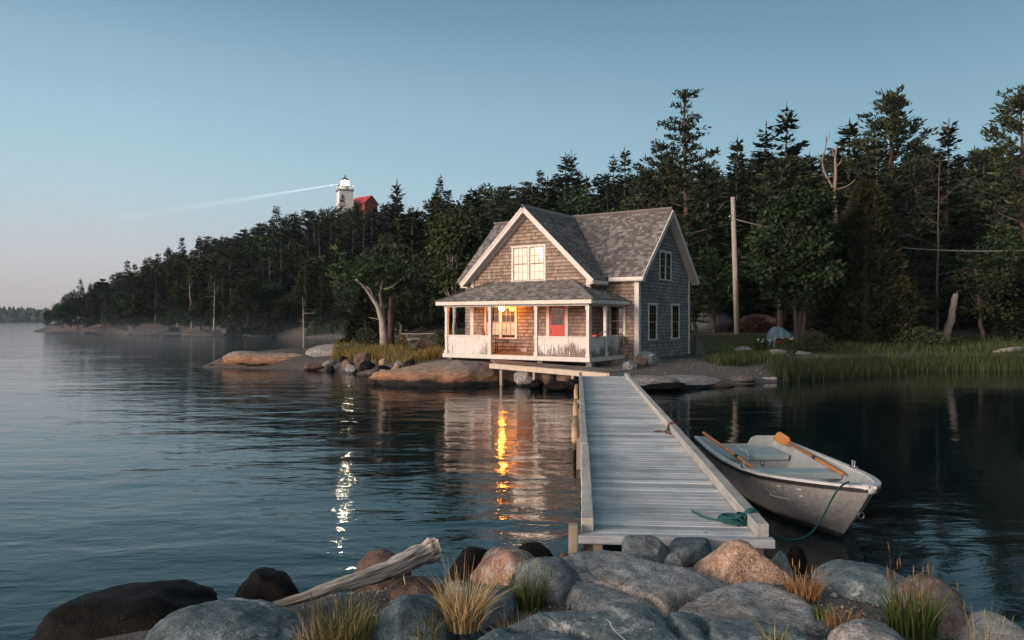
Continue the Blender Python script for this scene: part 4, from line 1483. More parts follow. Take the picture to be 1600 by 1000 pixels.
shingles(mb, (WL, WV, GB), (1, 0, 0), (0, 0, 1), (0, -1, 0), zw(WM) - GB, ew, hol)
# wing right side wall
mb.box(WR - .12, WR - .003, WV + .13, MV0, GB, zw(WR), .3)
shingles(mb, (WR, WV + .05, GB), (0, 1, 0), (0, 0, 1), (1, 0, 0), zw(WR) - GB, lambda y: (0, MV0 - WV - .06))
mb.box(WL, WL + .12, WV + .13, MV0, GB, zw(WL), .3)
shingles(mb, (WL, MV0, GB), (0, -1, 0), (0, 0, 1), (-1, 0, 0), zw(WL) - GB, lambda y: (0, MV0 - WV))
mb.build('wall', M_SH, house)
# main front wall (both sides of the wing)
mb = MB()
mb.box(ML, MR - .13, MV0 + .003, MV0 + .12, GB, zm(MV0), .3)
shingles(mb, (WR + .02, MV0, GB), (1, 0, 0), (0, 0, 1), (0, -1, 0), zm(MV0) - GB, lambda y: (0, MR - WR - .02), [(W_MF[0] - WR, W_MF[1] - WR, W_MF[2] - GB, W_MF[3] - GB)])
shingles(mb, (ML, MV0, GB), (1, 0, 0), (0, 0, 1), (0, -1, 0), zm(MV0) - GB, lambda y: (0, WL - ML))
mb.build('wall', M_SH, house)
# main right gable wall
mb = MB()
mb.prism([(MR - .003, MV0, GB), (MR - .003, MV1, GB), (MR - .003, MV1, zm(MV1)), (MR - .003, MM, zm(MM)), (MR - .003, MV0, zm(MV0))], (-.12, 0, 0), .3)


def em(y):
    z = y + GB
    k = max(0, (z - zm(MV0)) / PIT)
    return (k, MV1 - MV0 - k)


shingles(mb, (MR, MV0, GB), (0, 1, 0), (0, 0, 1), (1, 0, 0), zm(MM) - GB, em, [(a - MV0, b - MV0, c - GB, d - GB) for a, b, c, d in (W_S1, W_S2, W_S3)])
mb.box(ML, MR - .13, MV1 - .12, MV1, GB, zm(MV1), .3)
mb.prism([(ML, MV0 + .13, GB), (ML, MV1 - .13, GB), (ML, MV1 - .13, zm(MV1)), (ML, MM, zm(MM)), (ML, MV0 + .13, zm(MV0))], (.12, 0, 0), .3)
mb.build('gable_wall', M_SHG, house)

# roofs
sl = math.sqrt(1 + PIT * PIT)
eyf = Vector((0, 1, PIT)) / sl
nf = Vector((0, -PIT, 1)) / sl
ve, ze = MV0 - EV, RZ - PIT * (MM - (MV0 - EV))
SLEN = (MM - ve) * sl
UR, UL = MR + .36, ML - .3
mb = MB()
zat = lambda y: ze + y * PIT / sl
vr = lambda z: WM + (RZ - z) / PIT
vl = lambda z: WM - (RZ - z) / PIT
T = -.10
z0v = ze
mb.prism([(vr(ze), ve, ze), (UR, ve, ze), (UR, MM, RZ), (WM, MM, RZ)], nf * T, .3)
shingles(mb, (0, ve, ze), (1, 0, 0), eyf, nf, SLEN, lambda y: (vr(zat(y)) + .02, UR), row=.14, wm=.15, th=.028)
mb.prism([(UL, ve, ze), (vl(ze), ve, ze), (WM, MM, RZ), (UL, MM, RZ)], nf * T, .3)
shingles(mb, (0, ve, ze), (1, 0, 0), eyf, nf, SLEN, lambda y: (UL, vl(zat(y)) - .02), row=.14, wm=.15, th=.028)
# rear slope
mb.prism([(UR, 2 * MM - ve, ze), (UL, 2 * MM - ve, ze), (UL, MM, RZ), (UR, MM, RZ)], Vector((0, PIT, 1)) / sl * T, .3)
mb.beam((WM, MM - .02, RZ + .02), (UR, MM - .02, RZ + .02), (0, .11, -.10), (0, .012, .014), .75)
mb.beam((UL, MM - .02, RZ + .02), (WM, MM - .02, RZ + .02), (0, .11, -.10), (0, .012, .014), .75)
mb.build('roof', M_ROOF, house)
# wing roof
mb = MB()
vf = WV - .36
hw = (WR - WL) / 2 + EV
zew = RZ - PIT * hw
SLW = hw * sl
for s in (1, -1):
    ey = Vector((-s, 0, PIT)) / sl
    nn = Vector((s * PIT, 0, 1)) / sl
    ue = WM + s * hw
    vz = lambda z: ve + (z - ze) / PIT
    mb.prism([(ue, vf, zew), (ue, max(vz(zew), vf + .1), zew), (WM, MM, RZ), (WM, vf, RZ)], nn * T, .3)
    zz = lambda y: zew + y * PIT / sl
    if s == 1:
        shingles(mb, (ue, vf, zew), (0, 1, 0), ey, nn, SLW, lambda y: (0, vz(zz(y)) - vf - .02), row=.14, wm=.15, th=.028)
    else:
        shingles(mb, (ue, vf, zew), (0, 1, 0), ey, nn, SLW, lambda y: (0, vz(zz(y)) - vf - .02), row=.14, wm=.15, th=.028)
mb.beam((WM, vf, RZ + .02), (WM, MM, RZ + .02), (.11, 0, -.10), (.01, 0, .014), .6)
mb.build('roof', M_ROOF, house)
# porch roof
PF, PL, PR, PZ, PS = -.27, -7.4, .25, 3.25, .43
mb = MB()
pl_ = math.sqrt(1 + PS * PS)
dfr = WV - PF
ztop = PZ + PS * dfr
nfp = Vector((0, -PS, 1)) / pl_
mb.prism([(PL, PF, PZ), (PR, PF, PZ), (PR - dfr, WV, ztop), (PL + dfr * .8, WV, ztop)], nfp * -.07, .3)
shingles(mb, (PL, PF, PZ), (1, 0, 0), Vector((0, 1, PS)) / pl_, nfp, dfr * pl_, lambda y: (y / pl_ * .8, PR - PL - y / pl_), row=.13, wm=.15, th=.018)
nrp = Vector((PS, 0, 1)) / pl_
mb.prism([(PR, PF, PZ), (PR, MV0, PZ), (WR, MV0, PZ + PS * (PR - WR)), (WR, WV, PZ + PS * (PR - WR)), (PR - dfr, WV, ztop)], nrp * -.07, .3)
shingles(mb, (PR, PF, PZ), (0, 1, 0), Vector((-1, 0, PS)) / pl_, nrp, (PR - WR) * pl_, lambda y: (y / pl_, MV0 - PF), row=.13, wm=.15, th=.018)
shingles(mb, (PR - (PR - WR), PF, PZ + PS * (PR - WR)), (0, 1, 0), Vector((-1, 0, PS)) / pl_, nrp, (dfr - (PR - WR)) * pl_, lambda y: ((PR - WR) + y / pl_, dfr), row=.13, wm=.15, th=.018)
nlp = Vector((-PS * 1.25, 0, 1)).normalized()
mb.prism([(PL, WV, PZ), (PL, PF, PZ), (PL + dfr * .8, WV, ztop)], nlp * -.07, .3)
# hip ridge caps
mb.beam((PR, PF, PZ + .02), (PR - dfr, WV, ztop + .02), (.05, .05, 0), (0, 0, .012), .8)
mb.beam((PL, PF, PZ + .02), (PL + dfr * .8, WV, ztop + .02), (.05, -.06, 0), (0, 0, .012), .5)
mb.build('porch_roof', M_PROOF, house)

# trim: rake boards, eaves, soffits
mb = MB()
for s in (1, -1):
    e = Vector((WM + s * hw, vf - .02, zew - .10))
    k = Vector((WM, vf - .02, RZ - .10))
    up = Vector((s * PIT, 0, 1)) / sl
    mb.beam(e, k, up * .10, (0, .022, 0), .5)
    mb.beam(e + up * .075 + Vector((0, -.03, 0)), k + up * .075 + Vector((0, -.03, 0)), up * .03, (0, .014, 0), .5)
    # soffit under the rake
    mb.beam(Vector((WM + s * hw, (vf + WV) / 2, zew - .14)), Vector((WM, (vf + WV) / 2, RZ - .14)), (0, (WV - vf) / 2 - .015, 0), up * .012, .4)
    # inner frieze on the wall
    mb.beam(Vector((WM + s * (hw - .36), WV - .03, zew - .19 + .36 * PIT)), Vector((WM, WV - .03, RZ - .25)), up * .07, (0, .015, 0), .5)
mb.beam((WM + hw + .01, vf, zew - .10), (WM + hw + .01, ve, zew - .10), (.02, 0, 0), (0, 0, .07), .5)
mb.beam((WM - hw - .01, vf, zew - .10), (WM - hw - .01, ve, zew - .10), (.02, 0, 0), (0, 0, .07), .5)
mb.box(WM - hw - .02, WL, vf - .01, WV, zew - .2, zew - .15, .5)
mb.box(WR, WM + hw - .02, vf + .02, ve + .1, zew - .2, zew - .16, .5)
mb.build('rake_board', M_WHITE, house)
mb = MB()
for s in (1, -1):
    e = Vector((UR + .02, MM + s * (MM - ve), ze - .08))
    k = Vector((UR + .02, MM, RZ - .08))
    up = Vector((0, s * PIT, 1)) / sl
    mb.beam(e, k, up * .09, (.022, 0, 0), .5)
    mb.beam(Vector(((UR + MR) / 2, e.y, ze - .13)), Vector(((UR + MR) / 2, MM, RZ - .13)), ((UR - MR) / 2 - .02, 0, 0), up * .012, .3)
mb.beam((WM + hw + .05, ve - .01, ze - .09), (UR, ve - .01, ze - .09), (0, .02, 0), (0, 0, .07), .5)
mb.box(WR + .3, UR - .02, ve + .02, MV0, ze - .19, ze - .16, .5)
mb.build('rake_board', M_WHITE, house)
# corner boards
for (x0, x1, y0, y1, z0, z1) in ((WL - .05, WL + .13, WV - .052, WV + .02, GB + .1, zw(WL) - .03), (WR - .13, WR + .052, WV - .052, WV + .1, GB + .1, zw(WR) - .03),
                                 (MR - .15, MR + .052, MV0 - .052, MV0 + .14, GB - .08, zm(MV0) - .03), (MR - .1, MR + .05, MV1 - .1, MV1 + .05, GB, zm(MV1) - .03)):
    mb = MB()
    mb.box(x0, x1, y0, y1, z0, z1, .5)
    mb.build('corner_board', M_WHITE, house, False, .006)

# porch deck, skirt, posts, rails
mb = MB()
x = -7.13
while x < 0:
    mb.box(x, min(x + .118, 0), .03, WV - .05 if x < WR - .1 else MV0 - .05, .98, 1.02)
    x += .122
mb.build('porch_floor', plank_mat('porch_boards', (0.2, 0.15, 0.12), (0.26, 0.2, 0.16), (0.32, 0.25, 0.2), 'y'), house)
mb = MB()
mb.box(-7.16, .02, -.02, .028, .84, 1.015, .5)
mb.box(-.03, .022, .03, MV0 - .02, .84, 1.015, .5)
mb.box(-7.16, -7.11, .03, WV, .84, 1.015, .5)
mb.build('porch_skirt', M_WHITE, house, False, .005)
mb = MB()
mb.box(PL + .05, PR - .03, PF + .0, PF + .045, PZ - .17, PZ - .025, .5)
mb.box(PR - .05, PR - .005, PF + .05, MV0 - .02, PZ - .17, PZ - .025, .5)
mb.box(PL + .05, PL + .1, PF + .05, WV, PZ - .17, PZ - .025, .5)
mb.box(-7.1, -.02, -.02, .10, PZ - .25, PZ - .06, .4)
mb.box(-.13, -.02, .11, MV0 - .05, PZ - .25, PZ - .06, .4)
mb.box(PL + .08, PR - .06, PF + .05, WV - .04, PZ - .055, PZ - .03, .4)
mb.build('porch_fascia', M_WHITE, house)
for i, (u, v) in enumerate(((-6.98, .06), (-4.67, .06), (-2.41, .06), (-.08, .06), (-.08, 1.5))):
    m = MB()
    m.box(u - .065, u + .065, v - .065, v + .065, 1.02, PZ - .24, .5)
    m.box(u - .085, u + .085, v - .085, v + .085, PZ - .42, PZ - .26, .5)
    m.box(u - .09, u + .09, v - .09, v + .09, 1.02, 1.16, .5)
    m.box(u - .08, u + .08, v - .08, v + .08, 1.72, 1.82, .5)
    m.build('porch_post', M_WHITE, house, False, .006)
for (a, b, axis_) in ((-6.9, -4.75, 'u'), (-2.33, -.16, 'u'), (.14, 1.42, 'v'), (1.58, 3.02, 'v')):
    m = MB()
    x = a
    while x < b - .01:
        e = min(x + .098, b)
        d = random.uniform(0, .006)
        if axis_ == 'u':
            m.box(x, e - .006, .04 - d, .075, 1.02, 1.77)
        else:
            m.box(-.075, -.04 + d, x, e - .006, 1.02, 1.77)
        x += .1
    if axis_ == 'u':
        m.box(a - .01, b + .01, .0, .12, 1.772, 1.812, .5)
    else:
        m.box(-.13, -.01, a - .01, b + .01, 1.772, 1.812, .5)
    m.build('porch_railing', M_PEEL, house)


# windows
def window(name, rect, plane, off, face, cols, rows, units=1, curtain=None, dark=True, lab=None, part=1.0):
    """rect in wall coordinates, plane 'u' (faces front) or 'v' (faces right)"""
    a0, a1, z0, z1 = rect

    def bx(m, x0, x1, d0, d1, y0, y1, r=.5):
        if plane == 'u':
            m.box(x0, x1, off - d1, off - d0, y0, y1, r)
        else:
            m.box(off + d0, off + d1, x0, x1, y0, y1, r)
    fr = MB()
    t = .095
    bx(fr, a0, a0 + t, -.02, .05, z0 + .05, z1 - .09)
    bx(fr, a1 - t, a1, -.02, .05, z0 + .05, z1 - .09)
    bx(fr, a0 - .02, a1 + .02, -.02, .062, z1 - .088, z1)
    bx(fr, a0 - .03, a1 + .03, -.02, .075, z0, z0 + .048)
    W = (a1 - a0 - 2 * t - (units - 1) * .11) / units
    for k in range(units - 1):
        xx = a0 + t + (k + 1) * W + k * .11
        bx(fr, xx, xx + .11, -.02, .047, z0 + .05, z1 - .09)
    f = fr.build(name, M_WHITE, house, False, .004)
    sash, gl, cu, dk = MB(), MB(), MB(), MB()
    for k in range(units):
        x0 = a0 + t + k * (W + .11)
        x1 = x0 + W
        zb, zt = z0 + .05, z1 - .09
        zmid = (zb + zt) / 2
        for (ya, yb, dd) in ((zb, zmid + .01, .012), (zmid - .01, zt, .024)):
            s = .036
            bx(sash, x0, x0 + s, dd, dd + .014, ya, yb)
            bx(sash, x1 - s, x1, dd, dd + .014, ya, yb)
            bx(sash, x0 + s, x1 - s, dd, dd + .014, ya, ya + s)
            bx(sash, x0 + s, x1 - s, dd, dd + .014, yb - s, yb)
            for c in range(1, cols):
                xx = x0 + s + (x1 - x0 - 2 * s) * c / cols
                bx(sash, xx - .009, xx + .009, dd + .002, dd + .012, ya + s, yb - s)
            for c in range(1, rows):
                yy = ya + s + (yb - ya - 2 * s) * c / rows
                bx(sash, x0 + s, x1 - s, dd + .003, dd + .011, yy - .009, yy + .009)
            bx(gl, x0 + s, x1 - s, dd + .0045, dd + .006, ya + s, yb - s)
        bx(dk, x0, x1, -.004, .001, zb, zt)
        if curtain:
            if part >= 1:
                bx(cu, x0 + .01, x1 - .01, .003, .006, zb, zt)
            elif part > 0:
                bx(cu, x0 + .01, x0 + W * part, .003, .006, zb, zt)
                bx(cu, x1 - W * part, x1 - .01, .003, .006, zb, zt)
            else:
                bx(cu, x0 + .01, x1 - .01, .003, .006, zb + .12, zmid)
    sash.build('sash', M_SASH, f)
    gl.build('pane', M_GLASS, f)
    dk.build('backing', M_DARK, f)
    if curtain:
        cu.build('curtain', curtain, f)
    return f


window('window', W_UP, 'u', WV, 0, 3, 2, 2, M_CURT_SKYGLOW)
window('window', W_LO, 'u', WV, 0, 3, 2, 2, M_CURT_GLOW, part=-1)
window('window', W_MF, 'u', MV0, 0, 2, 2, 1)
window('window', W_S1, 'v', MR, 0, 3, 2, 1, M_CURT, part=.22)
window('window', W_S2, 'v', MR, 0, 3, 2, 1, M_CURT, part=.22)
window('window', W_S3, 'v', MR, 0, 3, 2, 2, M_CURT, part=.22)
# door
m = MB()
a0, a1, z0, z1 = DOOR
m.box(a0, a0 + .15, WV - .055, WV + .02, z0 + .02, z1 - .1, .5)
m.box(a1 - .15, a1, WV - .055, WV + .02, z0 + .02, z1 - .1, .5)
m.box(a0 - .02, a1 + .02, WV - .065, WV + .02, z1 - .098, z1 + .02, .5)
m.build('door_casing', M_WHITE, house, False, .004)
m = MB()
d0, d1 = a0 + .152, a1 - .152
m.box(d0, d1, WV - .022, WV + .01, 1.03, 2.24, .5)
for k in range(4):
    xx = d0 + .1 + (d1 - d0 - .2) * k / 4
    m.box(xx + .005, xx + (d1 - d0 - .2) / 4 - .005, WV - .03, WV - .0225, 1.14, 2.12, .5)
m.box(d0, d0 + .09, WV - .034, WV - .0225, 1.03, 3.035, .5)
m.box(d1 - .09, d1, WV - .034, WV - .0225, 1.03, 3.035, .5)
m.box(d0 + .09, d1 - .09, WV - .034, WV - .0225, 2.13, 2.24, .5)
m.box(d0 + .09, d1 - .09, WV - .034, WV - .0225, 2.95, 3.035, .5)
m.box(d0 + .09, d1 - .09, WV - .034, WV - .0225, 1.03, 1.135, .5)
for k in (1, 2):
    xx = d0 + .09 + (d1 - d0 - .18) * k / 3
    m.box(xx - .011, xx + .011, WV - .032, WV - .023, 2.24, 2.95, .5)
m.box(d0 + .09, d1 - .09, WV - .031, WV - .0235, 2.585, 2.607, .5)
door = m.build('door', M_RED, house)
m = MB()
m.box(d0 + .09, d1 - .09, WV - .027, WV - .0255, 2.24, 2.95, .5)
m.build('pane', M_GLASS, door)
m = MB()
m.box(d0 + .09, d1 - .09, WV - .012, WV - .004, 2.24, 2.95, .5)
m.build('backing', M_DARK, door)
m = MB()
m.lathe((d0 + .05, WV - .07, 1.98), [(.005, -.03), (.03, -.02), (.033, 0), (.03, .02), (.005, .03)], 12)
m.build('handle', M_METAL, door, True)
# wall vent
m = MB()
m.box(-4.28, -3.98, WV - .04, WV - .021, 1.08, 1.25, .5)
m.build('vent', M_WHITE, house)
# foundation
mb = MB()
mb.box(WL + .1, MR - .05, WV + .15, MV1 - .1, .2, GB - .01, .4)
for u in (-6.9, -4.6, -2.3, -.1):
    mb.box(u - .12, u + .12, .12, .36, .1, .84, .4)
mb.box(-.3, -.06, 2.3, 2.55, .1, .84, .4)
rgf = random.Random(4)
v = MV0 + .1
while v < MV1 - .2:
    s = rgf.uniform(.16, .34)
    for zz in (.48, .68, .82):
        r = rgf.uniform(.09, .14)
        pts = []
        for lv in (-1, -.4, .4, 1):
            pts.append((max(.15, math.cos(lv * 1.3)), lv))
        c = Vector((MR - .04, v + rgf.uniform(0, .1), zz + rgf.uniform(-.04, .02)))
        vs, n = [], 8
        for q, lv in pts:
            for k in range(n):
                a = k * 6.283 / n
                vs.append(c + Vector((.09 * q * math.cos(a), s * .55 * q * math.sin(a) * rgf.uniform(.9, 1.1), r * lv * .75)))
        mb.add(vs, [(i * n + k, i * n + (k + 1) % n, (i + 1) * n + (k + 1) % n, (i + 1) * n + k) for i in range(3) for k in range(n)] + [tuple(range(n - 1, -1, -1)), tuple(range(3 * n, 4 * n))])
    v += s
mb.build('foundation', pmat('fieldstone', (0.12, 0.11, 0.10), (0.28, 0.26, 0.24), 5, .85, .7, .02, rndamt=.35), house)
# porch lamp
m = MB()
m.lathe((-5.02, 1.38, PZ - .10), [(.07, .035), (.07, .02), (.02, .0), (.02, -.06), (.05, -.08), (.05, -.1)], 14)
lampo = m.build('porch_lamp', M_METAL, house, True)
m = MB()
m.lathe((-5.02, 1.38, PZ - .29), [(.01, -.125), (.09, -.10), (.13, -.03), (.125, .03), (.08, .08), (.03, .09)], 16)
m.build('globe', emit_mat('lamp_globe', (1, 0.27, 0.03), 150), lampo, True)

# things on the porch
CH = H3(-5.25, .95, 1.02)
ch = empty('porch_chair', CH, -TH + R(115))
mw = pmat('brown_chair_wood', (0.07, 0.035, 0.02), (0.16, 0.085, 0.05), 5, .5, stretch=(4, 4, 1))
m = MB()
m.box(-.25, .25, -.24, .24, .40, .435)
m.build('seat', mw, ch, False, .01)
m = MB()
for k in range(5):
    m.beam((-.18 + k * .09, .25, .47), (-.18 + k * .09, .36, .98), (.022, 0, 0), (0, .008, 0))
m.beam((-.25, .37, 1.02), (.25, .37, 1.02), (0, 0, .06), (0, .012, 0))
m.build('backrest', mw, ch)
for sx in (-1, 1):
    m = MB()
    m.tube([(sx * .23, .22, .06), (sx * .24, .26, .5), (sx * .25, .38, 1.04)], [.02, .022, .02], 8)
    m.build('leg', mw, ch, True)
    m = MB()
    m.tube([(sx * .23, -.22, .06), (sx * .24, -.22, .64)], [.02, .02], 8)
    m.build('leg', mw, ch, True)
    m = MB()
    m.beam((sx * .26, -.28, .65), (sx * .26, .28, .65), (.035, 0, 0), (0, 0, .012))
    m.build('armrest', mw, ch)
    m = MB()
    m.tube([(sx * .23, -.42, .10), (sx * .23, -.2, .045), (sx * .23, .1, .025), (sx * .23, .35, .06), (sx * .23, .55, .13)], .018, 8)
    m.build('rocker', mw, ch, True)
tag(ch, 'brown wooden rocking chair on the lamplit porch', 'rocking chair')
bp = H3(-.06, .85, 1.86)
br = empty('broom', bp, -TH + R(90))
m = MB()
m.tube([(-.1, 0, 0), (1.15, -.02, .26)], .014, 8)
m.build('handle', M_DEADW, br, True)
m = MB()
m.beam((-.34, 0, -.02), (-.08, 0, .0), (0, .12, 0), (0, 0, .04))
m.build('head', pmat('red_plastic', (0.4, 0.03, 0.02), (0.5, 0.05, 0.03), 5, .5), br, False, .02)
tag(br, 'red-headed broom resting on the right porch railing', 'broom')
# board leaning behind the right rear corner
m = MB()
a, b = H3(MR + .25, MV1 + .25, 0), H3(MR + .75, MV1 + .45, 0)
a.z, b.z = gz(a.x, a.y), gz(b.x, b.y)
m.prism([a, b, b * .55 + a * .45 + Vector((0, 0, .55)), a + Vector((0, 0, 1.0))], (-.05, .1, .02))
o = m.build('bulkhead', pmat('grey_board', (0.05, 0.06, 0.065), (0.1, 0.11, 0.12), 5, .7))
tag(o, 'dark slanting cellar board against the rear corner of the cottage', 'board')

# ------------------------------------------------------------- walkway + dock
wk = empty('cross_walkway', H3(0, -1.5, 0), -TH)
A, Bq = (-2.9, -.85), (2.0, -.95)   # local to walkway empty: u, v of the near edge
m, m2 = MB(), MB()
u = -3.9
while u < 1.95:
    k = (u + 3.9) / 5.85
    z = .855 - k * .19
    n0 = -.86 + max(0, (-2.8 - u)) * 1.3
    m.box(u, u + .128, n0, .78 if u > -2.6 else .9, z - .04, z)
    u += .135
m.build('deck', M_BROWNDECK, wk)
m2.beam((-2.95, -.90, .73), (1.98, -.90, .545), (0, .025, 0), (0, 0, .09), .6)
m2.beam((2.01, -.9, .54), (2.01, .78, .54), (.025, 0, 0), (0, 0, .10), .2)
m2.build('side_beam', M_PALE, wk)
for (uu, vv, zb) in ((-2.45, -.84, -.1), (-1.0, -.84, -.1), (.6, -.84, -.3), (1.7, -.84, -.3), (1.7, .6, -.2), (-.9, .6, .2)):
    m = MB()
    m.box(uu - .05, uu + .05, vv - .05, vv + .05, zb, .50 if uu > .4 else .58)
    m.build('post', M_POSTW, wk)
tag(wk, 'brown-decked cross walkway between the porch step and the dock', 'walkway')

DA, DB = Vector((.60, 6.46, .6)), Vector((2.22, 24.9, .6))
dd = (DB - DA)
DL = dd.length
dock = empty('dock', (DA.x, DA.y, 0), math.atan2(dd.y, dd.x) - math.pi / 2)
DWD = 1.585
m = MB()
y = .12
random.seed(21)
while y < DL:
    wv = random.uniform(.125, .15)
    m.box(random.uniform(-.006, .006), DWD + random.uniform(-.008, .008), y, y + wv - random.uniform(.018, .030), .535 + random.uniform(-.003, .003), .60 + random.uniform(-.004, .004))
    y += wv
m.build('deck', M_DECK, dock, False, .004)
m = MB()
m.box(-.03, DWD + .03, 0, .115, .53, .602, .35)
m.build('end_board', M_DECK, dock, False, .006)
m = MB()
for xx in (.06, .75, 1.5):
    m.box(xx - .05, xx + .05, .13, DL, .36, .553, .3)
m.build('stringer', M_POSTW, dock)
for (a, b) in ((.12, 4.1), (4.16, 9.2), (9.27, 13.4), (13.46, DL)):
    m = MB()
    m.beam((.05, a, .665), (.05 + random.uniform(-.012, .012), b, .665), (.052, 0, 0), (0, 0, .058), random.random())
    m.build('kerb_rail', M_RAIL, dock, False, .006)
for (a, b) in ((.06, 6.2), (6.25, 13.9), (13.96, DL)):
    m = MB()
    m.beam((DWD - .06, a, .665), (DWD - .06 + random.uniform(-.012, .012), b, .665), (.052, 0, 0), (0, 0, .058), random.random())
    m.build('kerb_rail', M_RAIL, dock, False, .006)
for (xx, yy, zt) in ((-.075, .06, .68), (.14, .10, .52), (1.45, .3, .5), (-.02, 6, .5), (1.5, 6, .5), (-.02, 12, .5), (1.5, 12, .5), (1.5, 17, .5)):
    m = MB()
    m.box(xx - .04, xx + .04, yy - .05, yy + .05, -1.2, zt)
    m.build('post', M_POSTW, dock, False, .006)
for (a, b, r) in ((6.6, 9.6, .062), (10.0, 13.2, .06), (13.5, 17.6, .058)):
    m = MB()
    m.tube([(-.085, a, .36), (-.10, (a + b) / 2, .38), (-.085, b, .36)], [r, r * 1.05, r * .95], 12, wob=.03)
    m.build('fender_log', M_LOG, dock, True)
m = MB()
m.box(.1, 1.5, .14, .22, .16, .34, .4)
m.build('cross_brace', M_POSTW, dock)
tag(dock, 'long weathered grey plank dock leading to the cottage', 'dock')


def dk(x, y, z):
    a = math.atan2(dd.y, dd.x) - math.pi / 2
    return Vector((DA.x + x * math.cos(a) - y * math.sin(a), DA.y + x * math.sin(a) + y * math.cos(a), z))


# rope coil and line to the boat
random.seed(31)
m = MB()
pts = []
for i in range(150):
    a = i * .26
    r = .105 + .028 * math.sin(i * .31) - .02 * (i % 40) / 40
    pts.append(dk(1.36 + r * math.cos(a) * 1.0, .50 + r * math.sin(a) * .8, .618 + .010 * (i // 24)))
m.tube(pts, .0095, 6)
pts = smooth([dk(1.27, .56, .615), dk(1.17, .62, .613), dk(1.10, .74, .613), dk(1.06, .90, .612)])
m.tube(pts, .009, 6)
for k in range(4):
    c = []
    for i in range(25):
        a = i * math.pi * 2 / 24
        c.append(dk(DWD - .06 + .075 * math.cos(a), .42 + k * .024 + .012 * math.sin(a * 2), .66 + .085 * math.sin(a)))
    m.tube(c, .0095, 6)
pts = []
for i in range(60):
    a = i * .5
    pts.append(dk(1.44 + .06 * math.cos(a), .44 + .05 * math.sin(a * 1.1), .66 + .05 * math.sin(a * .7)))
m.tube(pts, .0095, 6)
BX, BY = 3.71, 12.5
line = [dk(DWD, .46, .66), px(1203, 833, 6.75), px(1226, 843, 7.0), px(1250, 842, 7.15), px(1270, 830, 7.3), px(1288, 803, 7.5), px(1302, 776, 7.65), px(1314, 760, 7.8), px(1326, 753, 8.0)]


def smooth(pts, n=6):
    out = []
    for i in range(len(pts) - 1):
        p0, p1, p2, p3 = pts[max(i - 1, 0)], pts[i], pts[i + 1], pts[min(i + 2, len(pts) - 1)]
        for k in range(n):
            t = k / n
            out.append(.5 * ((2 * p1) + (p2 - p0) * t + (2 * p0 - 5 * p1 + 4 * p2 - p3) * t * t + (3 * p1 - p0 - 3 * p2 + p3) * t ** 3))
    out.append(pts[-1])
    return out


m.tube(smooth(line), .010, 6)
o = m.build('mooring_rope', M_ROPE, None, True)
tag(o, 'teal mooring rope coiled on the dock and tied to the boat bow', 'rope')
m = MB()
for k in range(3):
    c = []
    for i in range(25):
        a = i * math.pi * 2 / 24
        c.append(dk(DWD - .06 + .075 * math.cos(a), 6.2 + k * .03, .665 + .08 * math.sin(a)))
    m.tube(c, .013, 6)
m.tube(smooth([dk(1.46, 6.22, .66), dk(1.40, 6.1, .62), dk(1.32, 6.16, .615), dk(1.22, 6.1, .613)]), .012, 6)
m.tube(smooth([dk(1.46, 6.2, .65), dk(1.38, 5.95, .618), dk(1.46, 5.85, .615)]), .012, 6)
o = m.build('rope_lashing', pmat('rusty_rope', (0.09, 0.035, 0.025), (0.2, 0.09, 0.06), 50, .8), None, True)
tag(o, 'rust-brown rope lashing around the right dock rail', 'rope')

# --------------------------------------------------------------------- boat
boat = empty('rowboat', (BX, BY, 0), -math.pi / 2)   # local x runs to the bow, local y to picture right
tag(boat, 'weathered grey aluminium rowing boat tied right of the dock', 'rowing boat')
ST = [(0, .66, .50), (.6, .70, .49), (1.3, .735, .485), (2.0, .75, .49), (2.7, .715, .51), (3.2, .64, .54), (3.6, .53, .58), (4.0, .39, .625), (4.3, .27, .66), (4.55, .14, .69), (4.72, .015, .71)]


def hull_pt(s, t, side, inset=0.0):
    """s along the boat, t from keel (0) to gunwale (1)"""
    b = np.interp(s, [q[0] for q in ST], [q[1] for q in ST])
    g_ = np.interp(s, [q[0] for q in ST], [q[2] for q in ST])
    f = max(0.0, (s - 2.6) / 2.12)
    keel = -.17 + .10 * f ** 3
    flare = .70 - .52 * f ** 1.5
    z = keel + (g_ - keel) * t
    if t < .28:
        yb = b * flare * (t / .28) ** .75
    else:
        yb = b * (flare + (1 - flare) * ((t - .28) / .72) ** .62)
    x = s - .80 * f ** 2 * (1 - t) ** 1.15
    yb = max(0, yb - inset)
    return Vector((x, side * yb, z + (inset * .8 if t < .3 else 0)))


SS = list(np.linspace(0, 4.72, 44))
TT = [0, .07, .14, .21, .28, .36, .46, .58, .7, .82, .92, 1.0]


def shell(inset, flip, t0=0):
    m = MB()
    tt = TT[t0:]
    for side in (1, -1):
        vs = [hull_pt(s, t, side, inset) for s in SS for t in tt]
        n = len(tt)
        fs = [(i * n + k, (i + 1) * n + k, (i + 1) * n + k + 1, i * n + k + 1) for i in range(len(SS) - 1) for k in range(n - 1)]
        if (side == 1) == flip:
            fs = [f[::-1] for f in fs]
        m.add(vs, fs, .5)
    return m


